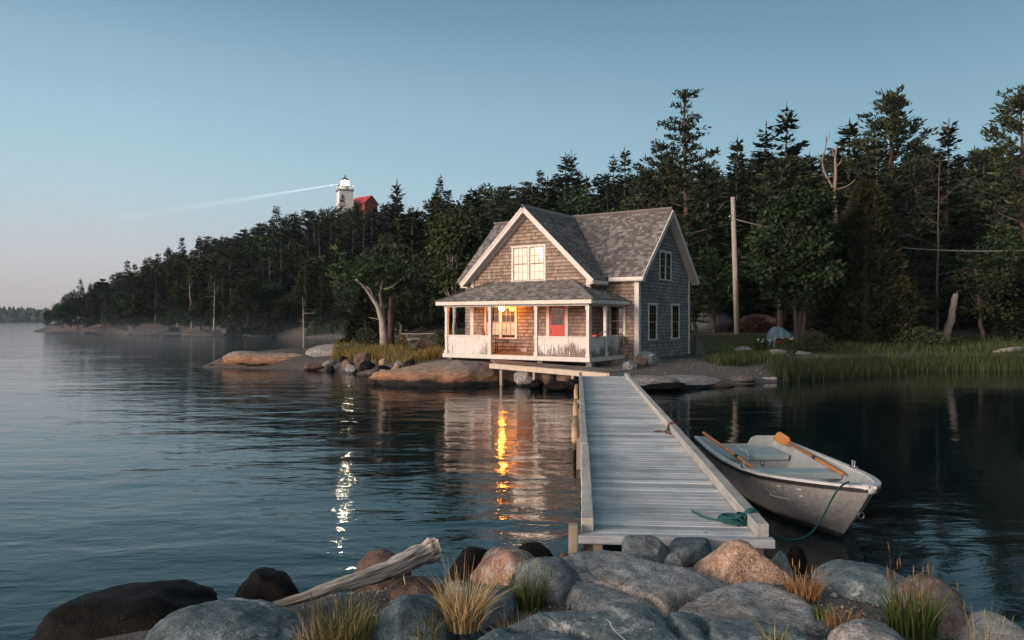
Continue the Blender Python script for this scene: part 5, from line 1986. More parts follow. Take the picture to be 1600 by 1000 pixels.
def hull_mat():
    t = NT('weathered_aluminium')
    v = t.coord()
    n1 = t.noise(v, 2.2, 6, .65)
    n2 = t.noise(t.coord((2, 10, 10)), 3, 5, .7)
    col = t.ramp(n1, [(.3, (.42, .43, .43)), (.7, (.62, .62, .61))])
    col = t.mix(1.0, col, t.ramp(n2, [(.3, .62), (.7, 1.12)]), 'MULTIPLY')
    sp = t.n('ShaderNodeSeparateXYZ')
    t.l(v, sp.inputs[0])
    low = t.ramp(t.math('ADD', sp.outputs['Z'], t.math('MULTIPLY', n1, .10)), [(.10, 1.0), (.14, 0.0)])
    col = t.mix(low, col, (.07, .065, .06))
    p = t.bsdf(col, .42, t.bump(n2, .25, .006), Metallic=.2)
    return t.m


M_HULL = hull_mat()
M_BINT = pmat('boat_grey_paint', (.30, .34, .35), (.44, .47, .47), 4, .55, .3, .006)
M_SEAT = pmat('boat_seat_paint', (.26, .34, .36), (.36, .44, .46), 5, .55, .3, .006)
M_GUN = pmat('gunwale_white', (.5, .52, .52), (.66, .67, .66), 6, .5)
m = shell(0, True)
m.build('hull', M_HULL, boat, True)
m = shell(.03, False, 2)
# floor
fl = [hull_pt(s, .30, 1, .03) for s in SS[1:36]] + [hull_pt(s, .30, -1, .03) for s in SS[35:0:-1]]
fl = [Vector((p.x, p.y, .07)) for p in fl]
m.add(fl, [tuple(range(len(fl)))], .5)
m.build('inner_hull', M_BINT, boat, True)
# transom with motor notch
m = MB()
prof = [hull_pt(0, t, 1) for t in TT]
right = [(p.y, p.z) for p in prof]
top = [(.64, .535), (.34, .535), (.26, .50), (.20, .40), (-.26, .40), (-.34, .46), (-.40, .515), (-.64, .52)]
poly = [(y, z) for y, z in right[:-1]] + top + [(-y, z) for y, z in right[:-1][::-1]][:-1]
m.prism([Vector((-.02, y, z)) for y, z in poly], (.045, 0, 0), .5)
m.build('transom', M_BINT, boat)
# gunwale and rub rail
for side in (1, -1):
    m, r2 = MB(), MB()
    pr = [hull_pt(s, 1, side) for s in SS]
    for i in range(len(pr) - 1):
        a, b = pr[i], pr[i + 1]
        t = (b - a).normalized()
        nrm = Vector((-t.y, t.x, 0)).normalized() * .034
        m.para((a + b) / 2 + Vector((0, 0, .012)), (b - a) / 2 * 1.06, nrm, (0, 0, .014), .5)
        r2.para((a + b) / 2 + Vector((0, side * .018, -.026)), (b - a) / 2 * 1.06, nrm * .6, (0, 0, .018), .5)
    m.build('gunwale', M_GUN, boat, False)
    r2.build('rub_rail', M_BLACK, boat)
m = MB()
m.lathe((4.66, 0, .70), [(.03, -.06), (.075, -.04), (.085, 0), (.07, .03), (.03, .04)], 14)
m.build('bow_cap', M_GUN, boat, True)
# foredeck
m = MB()
fd = [hull_pt(s, .9, 1, .03) for s in SS if s > 3.32] + [hull_pt(s, .9, -1, .03) for s in SS[::-1] if s > 3.32]
fd = [Vector((p.x, p.y, min(.455 + (p.x - 3.32) * .16, .64))) for p in fd]
m.prism(fd, (0, 0, .02), .5)
m.box(3.32, 3.35, -.52, .52, .36, .475, .4)
m.build('foredeck', M_SEAT, boat)


def seat(x0, x1, z, name='seat'):
    m = MB()
    b = min(hull_pt(x0, .75, 1, .03).y, hull_pt(x1, .75, 1, .03).y)
    m.box(x0, x1, -b, b, z - .03, z)
    m.box(x1, x1 + .015, -b, b, z - .08, z - .002)
    return m.build(name, M_SEAT, boat, False, .01)


seat(2.25, 2.55, .435)
s = seat(.03, .80, .36)
m = MB()
m.box(.74, .77, -.60, .60, .07, .325)
m.build('locker_panel', M_BINT, boat)
m = MB()
for yy in (-.28, .18):
    m.lathe((.78, yy, .22), [(.02, -.03), (.03, 0), (.02, .03)], 10)
m.build('fitting', M_METAL, boat, True)
for side in (1, -1):
    m = MB()
    p = hull_pt(2.75, 1, side)
    m.box(p.x - .06, p.x + .06, p.y - .03, p.y + .03, p.z + .027, p.z + .05)
    m.tube([(p.x - .03, p.y, p.z + .05), (p.x - .035, p.y, p.z + .12)], .012, 8)
    m.tube([(p.x + .03, p.y, p.z + .05), (p.x + .035, p.y, p.z + .12)], .012, 8)
    m.build('oarlock', M_METAL, boat)
m = MB()
c = [hull_pt(4.66, .55, 1) * 1 + Vector((.05 + .0 * i, .03 * math.cos(i * .4), .035 * math.sin(i * .4))) for i in range(17)]
m.tube(c, .007, 6)
m.build('bow_ring', M_METAL, boat, True)
m = MB()
m.beam((3.98, -.12, .61), (4.16, -.10, .62), (0, .012, 0), (0, 0, .012))
m.build('cleat', M_METAL, boat)


def ribbon(m, pts, wdt, side):
    P_ = [hull_pt(s, t, side) for s, t in pts]
    P_ = [p + Vector((0, side * .004, 0)) for p in P_]
    for a, b in zip(P_[:-1], P_[1:]):
        t = (b - a).normalized()
        u_ = Vector((0, side, 0)).cross(t).normalized() * wdt
        m.add([a - u_, b - u_, b + u_, a + u_], [(0, 1, 2, 3)], .5)


# ghost lettering left by old decals: slanted strokes over an underline, then two single strokes
m = MB()
s0 = 3.24
for k, (a, b, t0, t1) in enumerate([(0, .03, .85, .70), (.03, .07, .70, .68), (.10, .13, .86, .72), (.13, .16, .72, .72), (.16, .14, .72, .86), (.20, .23, .86, .73), (.26, .29, .86, .73), (.24, .32, .86, .86), (.36, .40, .74, .86), (.40, .45, .86, .73),
                                    (.50, .51, .86, .74), (.545, .555, .86, .74), (.60, .605, .86, .75), (.60, .66, .86, .86), (.66, .665, .86, .75), (.605, .665, .75, .75)]):
    ribbon(m, [(s0 + a, t0), (s0 + b, t1)], .008, -1)
ribbon(m, [(s0 + .02, .66), (s0 + .2, .655), (s0 + .4, .665)], .007, -1)
for a in (.80, .89):
    ribbon(m, [(s0 + a, .88), (s0 + a + .05, .76)], .007, -1)
m.build('lettering', pmat('ghost_letters', (.70, .66, .60), (.82, .78, .72), 9, .6), boat)
m = MB()
for a, b, t0, t1 in ((0, 0, .80, .62), (0, .06, .80, .72), (.06, .06, .72, .62), (.10, .10, .80, .62), (.10, .15, .62, .62), (.19, .19, .80, .62), (.19, .25, .80, .78), (.25, .25, .78, .64), (.19, .25, .62, .64), (.29, .29, .8, .62), (.29, .34, .8, .8), (.34, .34, .8, .62), (.29, .34, .62, .62)):
    ribbon(m, [(1.35 + a, t0), (1.35 + b, t1)], .009, -1)
m.build('lettering', pmat('blue_letters', (.16, .26, .32), (.22, .34, .4), 9, .6), boat)


def oar(a, b, blade_at_a, label):
    a, b = Vector(a), Vector(b)
    o = empty('oar', a)
    d = (b - a)
    L = d.length
    t = d.normalized()
    s = t.cross(Vector((0, 0, 1))).normalized()
    n = s.cross(t)
    s0_, n0_ = s.copy(), n.copy()
    s, n = s0_ * math.cos(R(-50)) + n0_ * math.sin(R(-50)), n0_ * math.cos(R(-50)) - s0_ * math.sin(R(-50))
    m = MB()
    m.tube([t * (.6 if blade_at_a else 0), t * (L - .22), t * (L - .2), t * L], [.022, .024, .019, .019], 10)
    m.build('shaft', M_OAR, o, True)
    if blade_at_a:
        m = MB()
        for (x0, w0), (x1, w1) in zip([(0, .06), (.10, .085), (.48, .075), (.62, .03)], [(.10, .085), (.48, .075), (.62, .03), (.72, .022)]):
            m.add([t * x0 - s * w0 + n * .008, t * x0 + s * w0 + n * .008, t * x1 + s * w1 + n * .012, t * x1 - s * w1 + n * .012,
                   t * x0 - s * w0 - n * .008, t * x0 + s * w0 - n * .008, t * x1 + s * w1 - n * .012, t * x1 - s * w1 - n * .012],
                  [(0, 1, 2, 3), (7, 6, 5, 4), (1, 5, 6, 2), (0, 3, 7, 4), (0, 4, 5, 1), (3, 2, 6, 7)], .5)
        m.build('blade', M_OAR, o)
    m = MB()
    m.tube([t * (L * .62), t * (L * .62 + .09)], .028, 10)
    m.build('collar', M_BLACK, o, True)
    return tag(o, label, 'oar')


oar(px(1212, 680, 12.3), px(1317, 741, 9.75), True, 'orange-brown oar with its blade over the boat right stern corner')
oar(px(1099, 676, 12.2), px(1186, 738, 10.3), False, 'brown oar shaft lying along the dock side of the boat')
m = MB()
m.tube(smooth([px(1153, 696, 12.0), px(1158, 702, 11.8), px(1168, 706, 11.7), px(1169, 716, 11.55), px(1163, 724, 11.4), px(1158, 730, 11.3)]), .012, 6)
o = m.build('rope_end', M_ROPEW, None, True)
tag(o, 'pale rope hanging over the stern bench of the boat', 'rope')

# ----------------------------------------------------------------- driftwood
random.seed(61)
dw = [px(425, 946, 4.9), px(470, 935, 4.95), px(520, 917, 5.05), px(560, 906, 5.15), px(610, 889, 5.3), px(650, 870, 5.45), px(680, 858, 5.55)]
a = dw[0].copy()
bm_pts = smooth([p - a for p in dw], 10)
m = MB()
n = 36
vs = []
N = len(bm_pts)
for i, p in enumerate(bm_pts):
    t = (bm_pts[min(i + 1, N - 1)] - bm_pts[max(i - 1, 0)]).normalized()
    s = t.cross(Vector((0, 0, 1))).normalized()
    u2 = s.cross(t)
    k = i / (N - 1)
    r = .020 + .056 * k ** .8 + (.014 if k > .9 else 0)
    for j in range(n):
        q = 2 * math.pi * j / n + k * 1.2
        rr = r * (1 + .17 * mnoise.noise((math.cos(q) * 2.6, math.sin(q) * 2.6, k * 2.2)) + .5 * abs(mnoise.noise((math.cos(q) * 4.5, math.sin(q) * 4.5, k * 3.2 + 5))) - .16
                  + (.25 * mnoise.noise((math.cos(q) * 3, math.sin(q) * 3, k * 30)) if k > .93 else 0))
        vs.append(p + rr * (math.cos(q) * s + math.sin(q) * u2))
fs = [(i * n + j, i * n + (j + 1) % n, (i + 1) * n + (j + 1) % n, (i + 1) * n + j) for i in range(N - 1) for j in range(n)]
fs += [tuple(range(n)), tuple(range(N * n - 1, (N - 1) * n - 1, -1))]
m.add(vs, fs, .5)


def drift_mat():
    t = NT('driftwood')
    at = t.n('ShaderNodeAttribute')
    at.attribute_name = 'grain'
    mp = t.n('ShaderNodeMapping')
    mp.inputs['Scale'].default_value = (1.1, 3.2, 3.2)
    t.l(at.outputs['Vector'], mp.inputs['Vector'])
    f = t.noise(mp.outputs[0], 2.6, 7, .72, .25)
    b = t.noise(t.coord(), 5, 4)
    col = t.ramp(f, [(.36, (.02, .015, .012)), (.43, (.3, .26, .23)), (.54, (.74, .69, .63))])
    col = t.mix(1.0, col, t.ramp(b, [(.3, .7), (.7, 1.15)]), 'MULTIPLY')
    t.bsdf(col, .85, t.bump(f, 1.0, .02), Specular_IOR_Level=.2)
    return t.m


o = m.build('driftwood_log', drift_mat(), None, True)
ga = o.data.attributes.new('grain', 'FLOAT_VECTOR', 'POINT')
ga.data.foreach_set('vector', [c for i in range(N) for j in range(n) for c in (i / (N - 1) * 1.6, math.cos(2 * math.pi * j / n + i / (N - 1) * .5), math.sin(2 * math.pi * j / n + i / (N - 1) * .5))])
o.location = a
tag(o, 'grey weathered driftwood log lying over the foreground boulders', 'driftwood')


# -------------------------------------------------------------------- grass
def tuft(x, y, H, n, spread, mat, label, seed, z=None, heads=0, wdt=.003, lean=.55, cat='grass tuft', name='grass_tuft', headmat=None):
    rg = random.Random(seed)
    z0 = gz(x, y) if z is None else z
    root = empty(name, (x, y, z0 - .02))
    L, Hd = MB(), MB()
    for i in range(int(n * 1.3)):
        az = rg.uniform(0, 6.283)
        r0 = spread * .35 * math.sqrt(rg.random())
        b = Vector((math.cos(az) * r0, math.sin(az) * r0, 0))
        hh = H * rg.uniform(.45, 1.05)
        out = rg.uniform(.1, 1) * lean * hh * (1 if rg.random() < .8 else 1.5)
        az2 = az + rg.gauss(0, .5)
        d = Vector((math.cos(az2), math.sin(az2), 0))
        sd = Vector((-d.y, d.x, 0)) * wdt * rg.uniform(.6, 1.3)
        tw = Vector((rg.uniform(-1, 1), rg.uniform(-1, 1), 0)).normalized() * wdt
        droop = rg.uniform(0, .28) * hh if rg.random() < .5 else 0
        pts = [b + d * out * (k / 4) ** 1.8 + Vector((0, 0, hh * (k / 4) - droop * (k / 4) ** 3)) for k in range(5)]
        vs = []
        for k, p in enumerate(pts):
            ww = (1 - k / 4.3)
            vs += [p - tw * ww, p + tw * ww]
        L.add(vs, [(2 * k, 2 * k + 1, 2 * k + 3, 2 * k + 2) for k in range(4)])
        if i < heads:
            q = pts[-1]
            L.tube([q - Vector((0, 0, .01)), q + Vector((0, 0, .02)) + d * .004, q + Vector((0, 0, .05)) + d * .01], [.0015, .0042, .001], 6, rnd=rg.uniform(.3, .9))
    L.build('blades', mat, root)
    return tag(root, label, cat)


def tf(X, yb, D, ytop, n, spread, mat, label, seed, **kw):
    p = px(X, yb, D)
    Ht = (yb - ytop) / F * D
    return tuft(p.x, D, Ht, n, spread, mat, label, seed, z=p.z, **kw)


tf(535, 1008, 4.15, 925, 330, .42, M_GRASSMIX, 'tall mixed green and tan grass below the driftwood log', 301, heads=14, lean=.5)
tf(568, 1000, 4.3, 935, 160, .25, M_GRASSGRN, 'short green grass right of the mixed grass under the log', 302, lean=.45)
tf(495, 1012, 4.1, 960, 150, .3, M_GRASSTAN, 'low dry tan grass beside the grey-green boulder', 303, lean=.9)
tf(725, 975, 4.4, 882, 380, .30, M_GRASSTAN, 'tan fountain of dry grass in the middle foreground', 304, lean=.85, heads=10)
tf(829, 948, 5.0, 878, 260, .28, M_GRASSGRN, 'bright green grass tuft against the grey-brown boulder', 305, lean=.42, heads=8)
tf(1256, 930, 5.1, 884, 200, .3, M_GRASSRED, 'russet dry tuft right of the pink pyramid boulder', 306, lean=.7, heads=10)
tf(1424, 985, 4.45, 900, 170, .36, M_GRASSGRN, 'green broad-bladed grass with rusty seed stalks on the right bank', 307, lean=.5, wdt=.007)
tf(1425, 975, 4.5, 862, 18, .34, M_GRASSRED, 'thin rusty stalks with seed heads in the right bank grass', 308, lean=.2, heads=18, headmat=M_GRASSTAN, cat='stalks', name='seed_stalks')
tf(1284, 962, 4.6, 935, 60, .12, M_GRASSGRN, 'small blue-green tuft on the gravel beside the slab', 309, lean=.8, wdt=.005)
tf(1320, 975, 4.2, 945, 120, .3, M_GRASSRED, 'low russet grass fringe along the slab edge', 310, lean=1.0)
tf(1540, 1010, 4.2, 920, 14, .3, M_GRASSMIX, 'few thin dark stalks before the pale corner boulder', 311, lean=.3, heads=6, cat='stalks', name='seed_stalks')
tf(1210, 1005, 3.9, 962, 50, .2, M_GRASSMIX, 'thin sparse grass at the bottom edge among the slabs', 312, lean=.7)
tf(665, 995, 4.2, 950, 90, .2, M_GRASSMIX, 'wispy grass left of the tan fountain', 313, lean=.8)
tf(800, 985, 4.4, 950, 80, .3, M_GRASSTAN, 'low dry wisps between tan fountain and veined slab', 314, lean=1.0)


def grass_mass(name, polyfn, n, h0, h1, wdt, mat, label, cat, seed, lean=.25):
    rg = random.Random(seed)
    m = MB()
    k = 0
    while k < n:
        x, y = polyfn(rg)
        z = gz(x, y)
        k += 1
        hh = rg.uniform(h0, h1)
        d = Vector((rg.gauss(0, 1), rg.gauss(0, 1), 0)) * lean * hh * .5
        a = rg.uniform(0, 3.14)
        s = Vector((math.cos(a), math.sin(a), 0)) * wdt
        b = Vector((x, y, max(z, -.25) - .03))
        md = b + d * .35 + Vector((0, 0, hh * .6))
        tp = b + d + Vector((0, 0, hh))
        m.add([b - s, b + s, md + s * .7, md - s * .7, tp], [(0, 1, 2, 3), (3, 2, 4)])
    o = m.build(name, mat)
    return tag(o, label, cat, None, 'stuff')


def strip(pts, w0, w1):
    def f(rg):
        i = rg.randrange(len(pts) - 1)
        t = rg.random()
        x = pts[i][0] + (pts[i + 1][0] - pts[i][0]) * t
        y = pts[i][1] + (pts[i + 1][1] - pts[i][1]) * t
        return x + rg.gauss(0, .15), y + rg.uniform(w0, w1)
    return f


grass_mass('reeds', strip([(10.6, 30.4), (12.2, 31.4), (13.8, 32.3), (15.5, 33.2), (17.6, 34.4)], -.6, .9), 5200, .38, .75, .012, M_REED, 'green reeds lining the right shore before the bushy cedar', 'reeds', 401, .3)
grass_mass('reeds', strip([(18.3, 36.2), (20.5, 36.6), (23, 36.6), (26, 36.2), (30, 36)], -.5, .8), 5200, .32, .62, .013, M_REED, 'green reeds lining the far right shore below the leaning trunk', 'reeds', 402, .3)
grass_mass('grass', strip([(8.3, 31.0), (9.4, 31.6), (11, 33.2), (13, 35.5)], -.7, 1.2), 2600, .2, .5, .012, M_REED, 'rough green grass between the gravel landing and the reeds', 'grass', 403, .5)
grass_mass('grass', strip([(-8.9, 37.0), (-7.6, 36.0), (-6.2, 34.8), (-5.0, 33.0)], .5, 3.4), 5200, .25, .62, .011, M_SEDGE, 'yellow-green sedge on the shore left of the porch', 'grass', 404, .4)
grass_mass('grass', strip([(-4.6, 32.6), (-3.9, 33.0), (-3.3, 33.4)], -.3, 1.0), 1100, .3, .65, .010, M_SEDGE, 'tawny grass fringe at the left porch corner', 'grass', 405, .5)
grass_mass('grass', strip([(-29, 105), (-24, 102), (-18, 96), (-14.5, 88)], .2, 4), 2600, .6, 1.1, .05, M_REED, 'pale marsh grass along the head of the misty cove', 'grass', 406, .3)
grass_mass('grass', strip([(6, 36), (10, 38), (15, 41), (22, 43), (30, 44)], -2.2, 5), 6500, .05, .16, .014, M_GRASSGRN, 'short lawn grass right of the cottage', 'grass', 407, .6)
grass_mass('grass', strip([(18, 38.5), (24, 39), (32, 40), (40, 41)], -1, 6), 5200, .12, .42, .016, M_REED, 'tall rank grass around the leaning trunk', 'grass', 408, .4)


def bush(X, y, D, w_, h_, mat, label, seed, n=900, leaf=.12, flower=None, name='bush'):
    random.seed(seed)
    p = px(X, y, D)
    z0 = gz(p.x, D)
    root = empty(name, (p.x, D, z0 - .03))
    L, st = Leaves(), MB()
    for k in range(7):
        st.tube([(0, 0, 0), (random.gauss(0, w_ * .25), random.gauss(0, w_ * .25), h_ * random.uniform(.5, .9))], [.015, .006], 5)
    for i in range(n):
        q = Vector((random.gauss(0, .42), random.gauss(0, .42), 0)) * w_ * .55
        zz = h_ * random.random() ** .8 * max(.2, 1 - (q.length / (w_ * .75)) ** 2)
        L.spray(q + Vector((0, 0, zz)), (random.gauss(0, 1), random.gauss(0, 1), random.gauss(.3, .6)), leaf * random.uniform(.6, 1.2), leaf * .5)
    st.build('stems', M_BARK, root)
    L.build('foliage', mat, root)
    if flower:
        Fm = MB()
        for i in range(flower[1]):
            q = Vector((random.gauss(0, .3), random.gauss(0, .3), 0)) * w_
            Fm.lathe(q + Vector((0, 0, h_ * random.uniform(.75, 1.05))), [(.01, -.03), (flower[2], 0), (flower[2] * .7, .03), (.01, .04)], 8)
        Fm.build('flowers', flower[0], root, True)
    return tag(root, label, 'bush' if not flower else 'flowers')


M_FLO = pmat('orange_petals', (.6, .20, .02), (.75, .34, .04), 20, .6)
M_FLW = pmat('white_petals', (.6, .6, .55), (.75, .75, .7), 20, .6)
M_RBUSH = leaf_mat('red_leaves', (.018, .006, .005), (.04, .011, .009), (.075, .022, .017))
bush(1232, 556, 36, 1.1, .75, M_LEAF, 'flowering clump with orange blooms before the tarp', 501, 800, .12, (M_FLO, 4, .075), 'flower_clump')
bush(1192, 556, 36.5, .9, .6, M_LEAF, 'sparse clump with small white blooms at the lawn edge', 502, 500, .12, (M_FLW, 6, .045), 'flower_clump')
bush(1275, 545, 38, 1.8, 1.0, M_SPRUCE2, 'dark low bush at the foot of the maple', 503, 1300)
bush(1180, 505, 51, 2.6, 1.2, M_RBUSH, 'dark red-leaved bush behind the utility pole', 504, 1400, .16)
bush(1225, 500, 53, 2.6, 1.2, M_RBUSH, 'red-leaved bush right of the dark red one', 505, 1200, .16)
bush(630, 540, 39, .7, .8, M_SEDGE, 'brownish bush left of the picnic table', 506, 700)
bush(570, 535, 39.5, 1.4, 1.3, M_SPRUCE, 'dark green bush at the foot of the gnarled pine', 507, 900)
bush(528, 545, 38.5, .6, .8, M_SEDGE, 'small tawny shrub on the low ledge', 508, 300)
bush(690, 530, 37, 1.0, 1.2, M_SPRUCE, 'dark bush against the left end of the porch', 509, 700)
bush(1440, 545, 41, 3.2, 1.2, M_REED, 'low green thicket between cedar and leaning trunk', 510, 1600, .16)

# ------------------------------------------------- tarp, pole, picnic table
tp = px(1218, 545, 40)
tz = gz(tp.x, 40)
tr_ = empty('covered_mower', (tp.x, 40, tz), R(-8))
m = MB()
nx_, ny_ = 26, 14
vs = []
for j in range(ny_ + 1):
    for i in range(nx_ + 1):
        u_, v_ = i / nx_ * 2 - 1, j / ny_ * 2 - 1
        topz = 1.16 - .30 * (u_ + .2) ** 2 - .16 * max(0, u_)
        ed = max(abs(u_) ** 5, abs(v_) ** 4)
        z = topz * (1 - ed) + ed * (.52 if u_ > -.45 else .10) + .05 * mnoise.noise((u_ * 3, v_ * 3, 1)) + .035 * math.sin(u_ * 11 + v_ * 3) * ed
        vs.append((u_ * .72 * (1 + .05 * mnoise.noise((u_ * 4, v_ * 4, 7))), v_ * .42 * (1 + .09 * math.sin(u_ * 13)), z))
m.add(vs, [(j * (nx_ + 1) + i, j * (nx_ + 1) + i + 1, (j + 1) * (nx_ + 1) + i + 1, (j + 1) * (nx_ + 1) + i) for j in range(ny_) for i in range(nx_)], .5)
m.build('tarpaulin', M_TARP, tr_, True)
m = MB()
m.box(-.45, .6, -.3, .3, .2, .45)
m.build('body', pmat('dull_red_metal', (.16, .02, .015), (.24, .04, .03), 5, .5), tr_, False, .03)
for (xx, yy) in ((-.55, -.3), (-.55, .3), (.5, -.3), (.5, .3)):
    m = MB()
    m.tube([(xx, yy - .08, .2), (xx, yy + .08, .2)], .2, 16)
    m.build('wheel', M_BLACK, tr_)
tag(tr_, 'blue tarpaulin over a small red garden tractor on the lawn', 'garden tractor')

pp = px(1152, 522, 48)
pz = gz(pp.x, 48)
pole = empty('utility_pole', (pp.x, 48, pz))
tip = px(1145, 308, 48)
m = MB()
e = tip - Vector((pp.x, 48, pz))
m.tube([Vector((0, 0, -.3)), e * .5, e], [.185, .165, .135], 14)
m.build('shaft', pmat('pole_wood', (.26, .23, .20), (.46, .41, .36), 4, .85, .7, .02, (5, 5, .4)), pole, True)
m = MB()
q = e * .83
m.tube([q + Vector((-.14, -.12, 0)), q + Vector((-.3, -.14, .06)), q + Vector((-.32, -.14, .25)), q + Vector((-.14, -.12, .32))], .025, 6)
m.tube([q + Vector((.1, -.16, -.02)), q + Vector((.16, -.18, -7.2))], .012, 5)
m.build('bracket', M_METAL, pole, True)
tag(pole, 'tall bare wooden utility pole right of the cottage', 'pole')
m = MB()
A0, A1 = tip + Vector((.12, 0, -1.4)), px(1700, 384, 46)
m.tube([A0.lerp(A1, i / 24) + Vector((0, 0, -1.0 * (4 * (i / 24) * (1 - i / 24)))) for i in range(25)], .022, 6)
o = m.build('overhead_wire', pmat('pale_cable', (.3, .3, .3), (.4, .4, .4), 5, .5), None, True)
tag(o, 'pale overhead wire running right from the utility pole', 'wire')

pt = px(653, 527, 50)
tb = empty('picnic_table', (px(653, 520, 43).x, 43, gz(px(653, 520, 43).x, 43)), .3)
m = MB()
for k in range(4):
    m.box(-.9, .9, -.34 + k * .17, -.19 + k * .17, .70, .74)
m.build('tabletop', M_PALE, tb)
for s in (-1, 1):
    m = MB()
    m.box(-.9, .9, s * .72 - .12, s * .72 + .12, .42, .46)
    m.build('bench', M_PALE, tb)
    m = MB()
    m.beam((s * .6, -.62, 0), (s * .6, .25, .69), (.03, 0, 0), (0, .045, 0))
    m.beam((s * .64, .62, 0), (s * .64, -.25, .69), (.03, 0, 0), (0, .045, 0))
    m.box(s * .6 + .035, s * .6 + .075, -.8, .8, .36, .41)
    m.build('leg', M_PALE, tb)
tag(tb, 'pale picnic table under the trees left of the porch', 'picnic table')

# white lawn seats on the left point
for i, (X, y, D, lab) in enumerate(((184, 503, 134, 'white lawn seat on the left point nearest the tip'), (192, 502, 133, 'white lawn seat right beside the first on the left point'))):
    p = px(X, y, D)
    c = empty('lawn_seat', (p.x, D, gz(p.x, D)), .4)
    m = MB()
    for k in range(5):
        m.beam((-.3 + .15 * k, .1, .25), (-.3 + .15 * k, .55, 1.1), (.06, 0, 0), (0, .015, 0))
    m.build('backrest', M_WHITE, c)
    m = MB()
    m.beam((0, -.4, .42), (0, .2, .26), (.35, 0, 0), (0, 0, .03))
    m.build('seat', M_WHITE, c)
    for s in (-1, 1):
        m = MB()
        m.box(s * .38 - .05, s * .38 + .05, -.42, -.34, -.2, .58)
        m.build('leg', M_WHITE, c)
        m = MB()
        m.box(s * .38 - .08, s * .38 + .08, -.45, .4, .58, .62)
        m.build('armrest', M_WHITE, c)
    tag(c, lab, 'lawn seat', 'lawn seats on the left point')

# --------------------------------------------------------------- lighthouse
LX, LY = (539 - 800) / F * 165, 165.0
lz0 = gz(LX, LY)
lh = empty('lighthouse', (LX, LY, lz0), R(24))
lh.scale = (.9, .9, 1)
zg = CZ + (500 - 298) / F * 165 - lz0
m = MB()
b0, b1 = 2.15, 1.62
nv = [(-b0, -b0, -1), (b0, -b0, -1), (b0, b0, -1), (-b0, b0, -1), (-b1, -b1, zg - .15), (b1, -b1, zg - .15), (b1, b1, zg - .15), (-b1, b1, zg - .15)]
m.add(nv, [(0, 1, 5, 4), (1, 2, 6, 5), (2, 3, 7, 6), (3, 0, 4, 7), (4, 5, 6, 7)], .5)
m.build('tower', pmat('lighthouse_white', (.72, .71, .70), (.82, .81, .80), 2, .6), lh)
m = MB()
m.box(-1.85, 1.85, -1.85, 1.85, zg - .148, zg + .06)
m.build('gallery', pmat('gallery_grey', (.14, .12, .10), (.2, .17, .14), 4, .6), lh)
m = MB()
for k in range(9):
    for s in (-1, 1):
        q = -1.75 + k * .4375
        m.box(q - .025, q + .025, s * 1.75 - .025, s * 1.75 + .025, zg + .06, zg + .95)
        m.box(s * 1.75 - .025, s * 1.75 + .025, q - .025, q + .025, zg + .06, zg + .95)
for s in (-1, 1):
    m.box(-1.77, 1.77, s * 1.75 - .03, s * 1.75 + .03, zg + .952, zg + 1.01)
    m.box(s * 1.75 - .03, s * 1.75 + .03, -1.71, 1.71, zg + .955, zg + 1.005)
m.build('railing', M_METAL, lh)
m = MB()
m.lathe((0, 0, zg + .06), [(1.0, 0), (1.0, .95), (1.08, .96), (1.08, 1.03), (.9, 1.04)], 8)
lr = m.build('lantern_room', M_WHITE, lh)
m = MB()
for k in range(8):
    a = k * math.pi / 4
    m.tube([(.93 * math.cos(a), .93 * math.sin(a), zg + 1.1), (.93 * math.cos(a), .93 * math.sin(a), zg + 2.2)], .035, 6)
m.build('glazing_bar', M_WHITE, lr)
m = MB()
m.lathe((0, 0, zg + 1.65), [(.2, -.5), (.52, -.38), (.60, 0), (.52, .38), (.2, .5)], 16)
m.build('lens', emit_mat('beacon_lens', (1.0, .86, .6), 210), lh, True)
m = MB()
m.lathe((0, 0, zg + 2.2), [(1.1, 0), (1.1, .06), (.6, .45), (.15, .72), (.1, .8), (.17, .9), (.17, 1.0), (.08, 1.1), (.03, 1.5)], 16)
m.build('roof', pmat('lantern_roof', (.05, .045, .04), (.09, .08, .07), 5, .5), lh, True)
tag(lh, 'white square lighthouse with glowing lantern on the hilltop', 'lighthouse')
# keeper's shed
SXp, SDD = 568, 168
sx_ = (SXp - 800) / F * SDD
sz_ = CZ + (500 - 307) / F * SDD - 3.25
sh = empty('red_shed', (sx_, SDD, sz_), R(-38))
m = MB()
m.box(-2.5, 2.5, -1.9, 1.9, -9, 1.5)
m.prism([(-2.5, -1.9, 1.502), (-2.5, 1.9, 1.502), (-2.5, 0, 3.05)], (5.0, 0, 0))
m.build('wall', pmat('red_clapboard', (.30, .055, .035), (.4, .08, .05), 4, .7), sh)
m = MB()
for s in (-1, 1):
    m.beam((0, s * 2.25, 1.32), (0, 0, 3.2), (2.75, 0, 0), (0, .03, .05))
m.build('roof', pmat('red_roof', (.30, .025, .03), (.4, .04, .045), 4, .6), sh)
m = MB()
m.box(-1.2, -.3, -1.96, -1.902, .3, 1.2)
m.build('window', M_WHITE, sh)
tag(sh, 'red gabled keeper shed right of the lighthouse', 'shed')

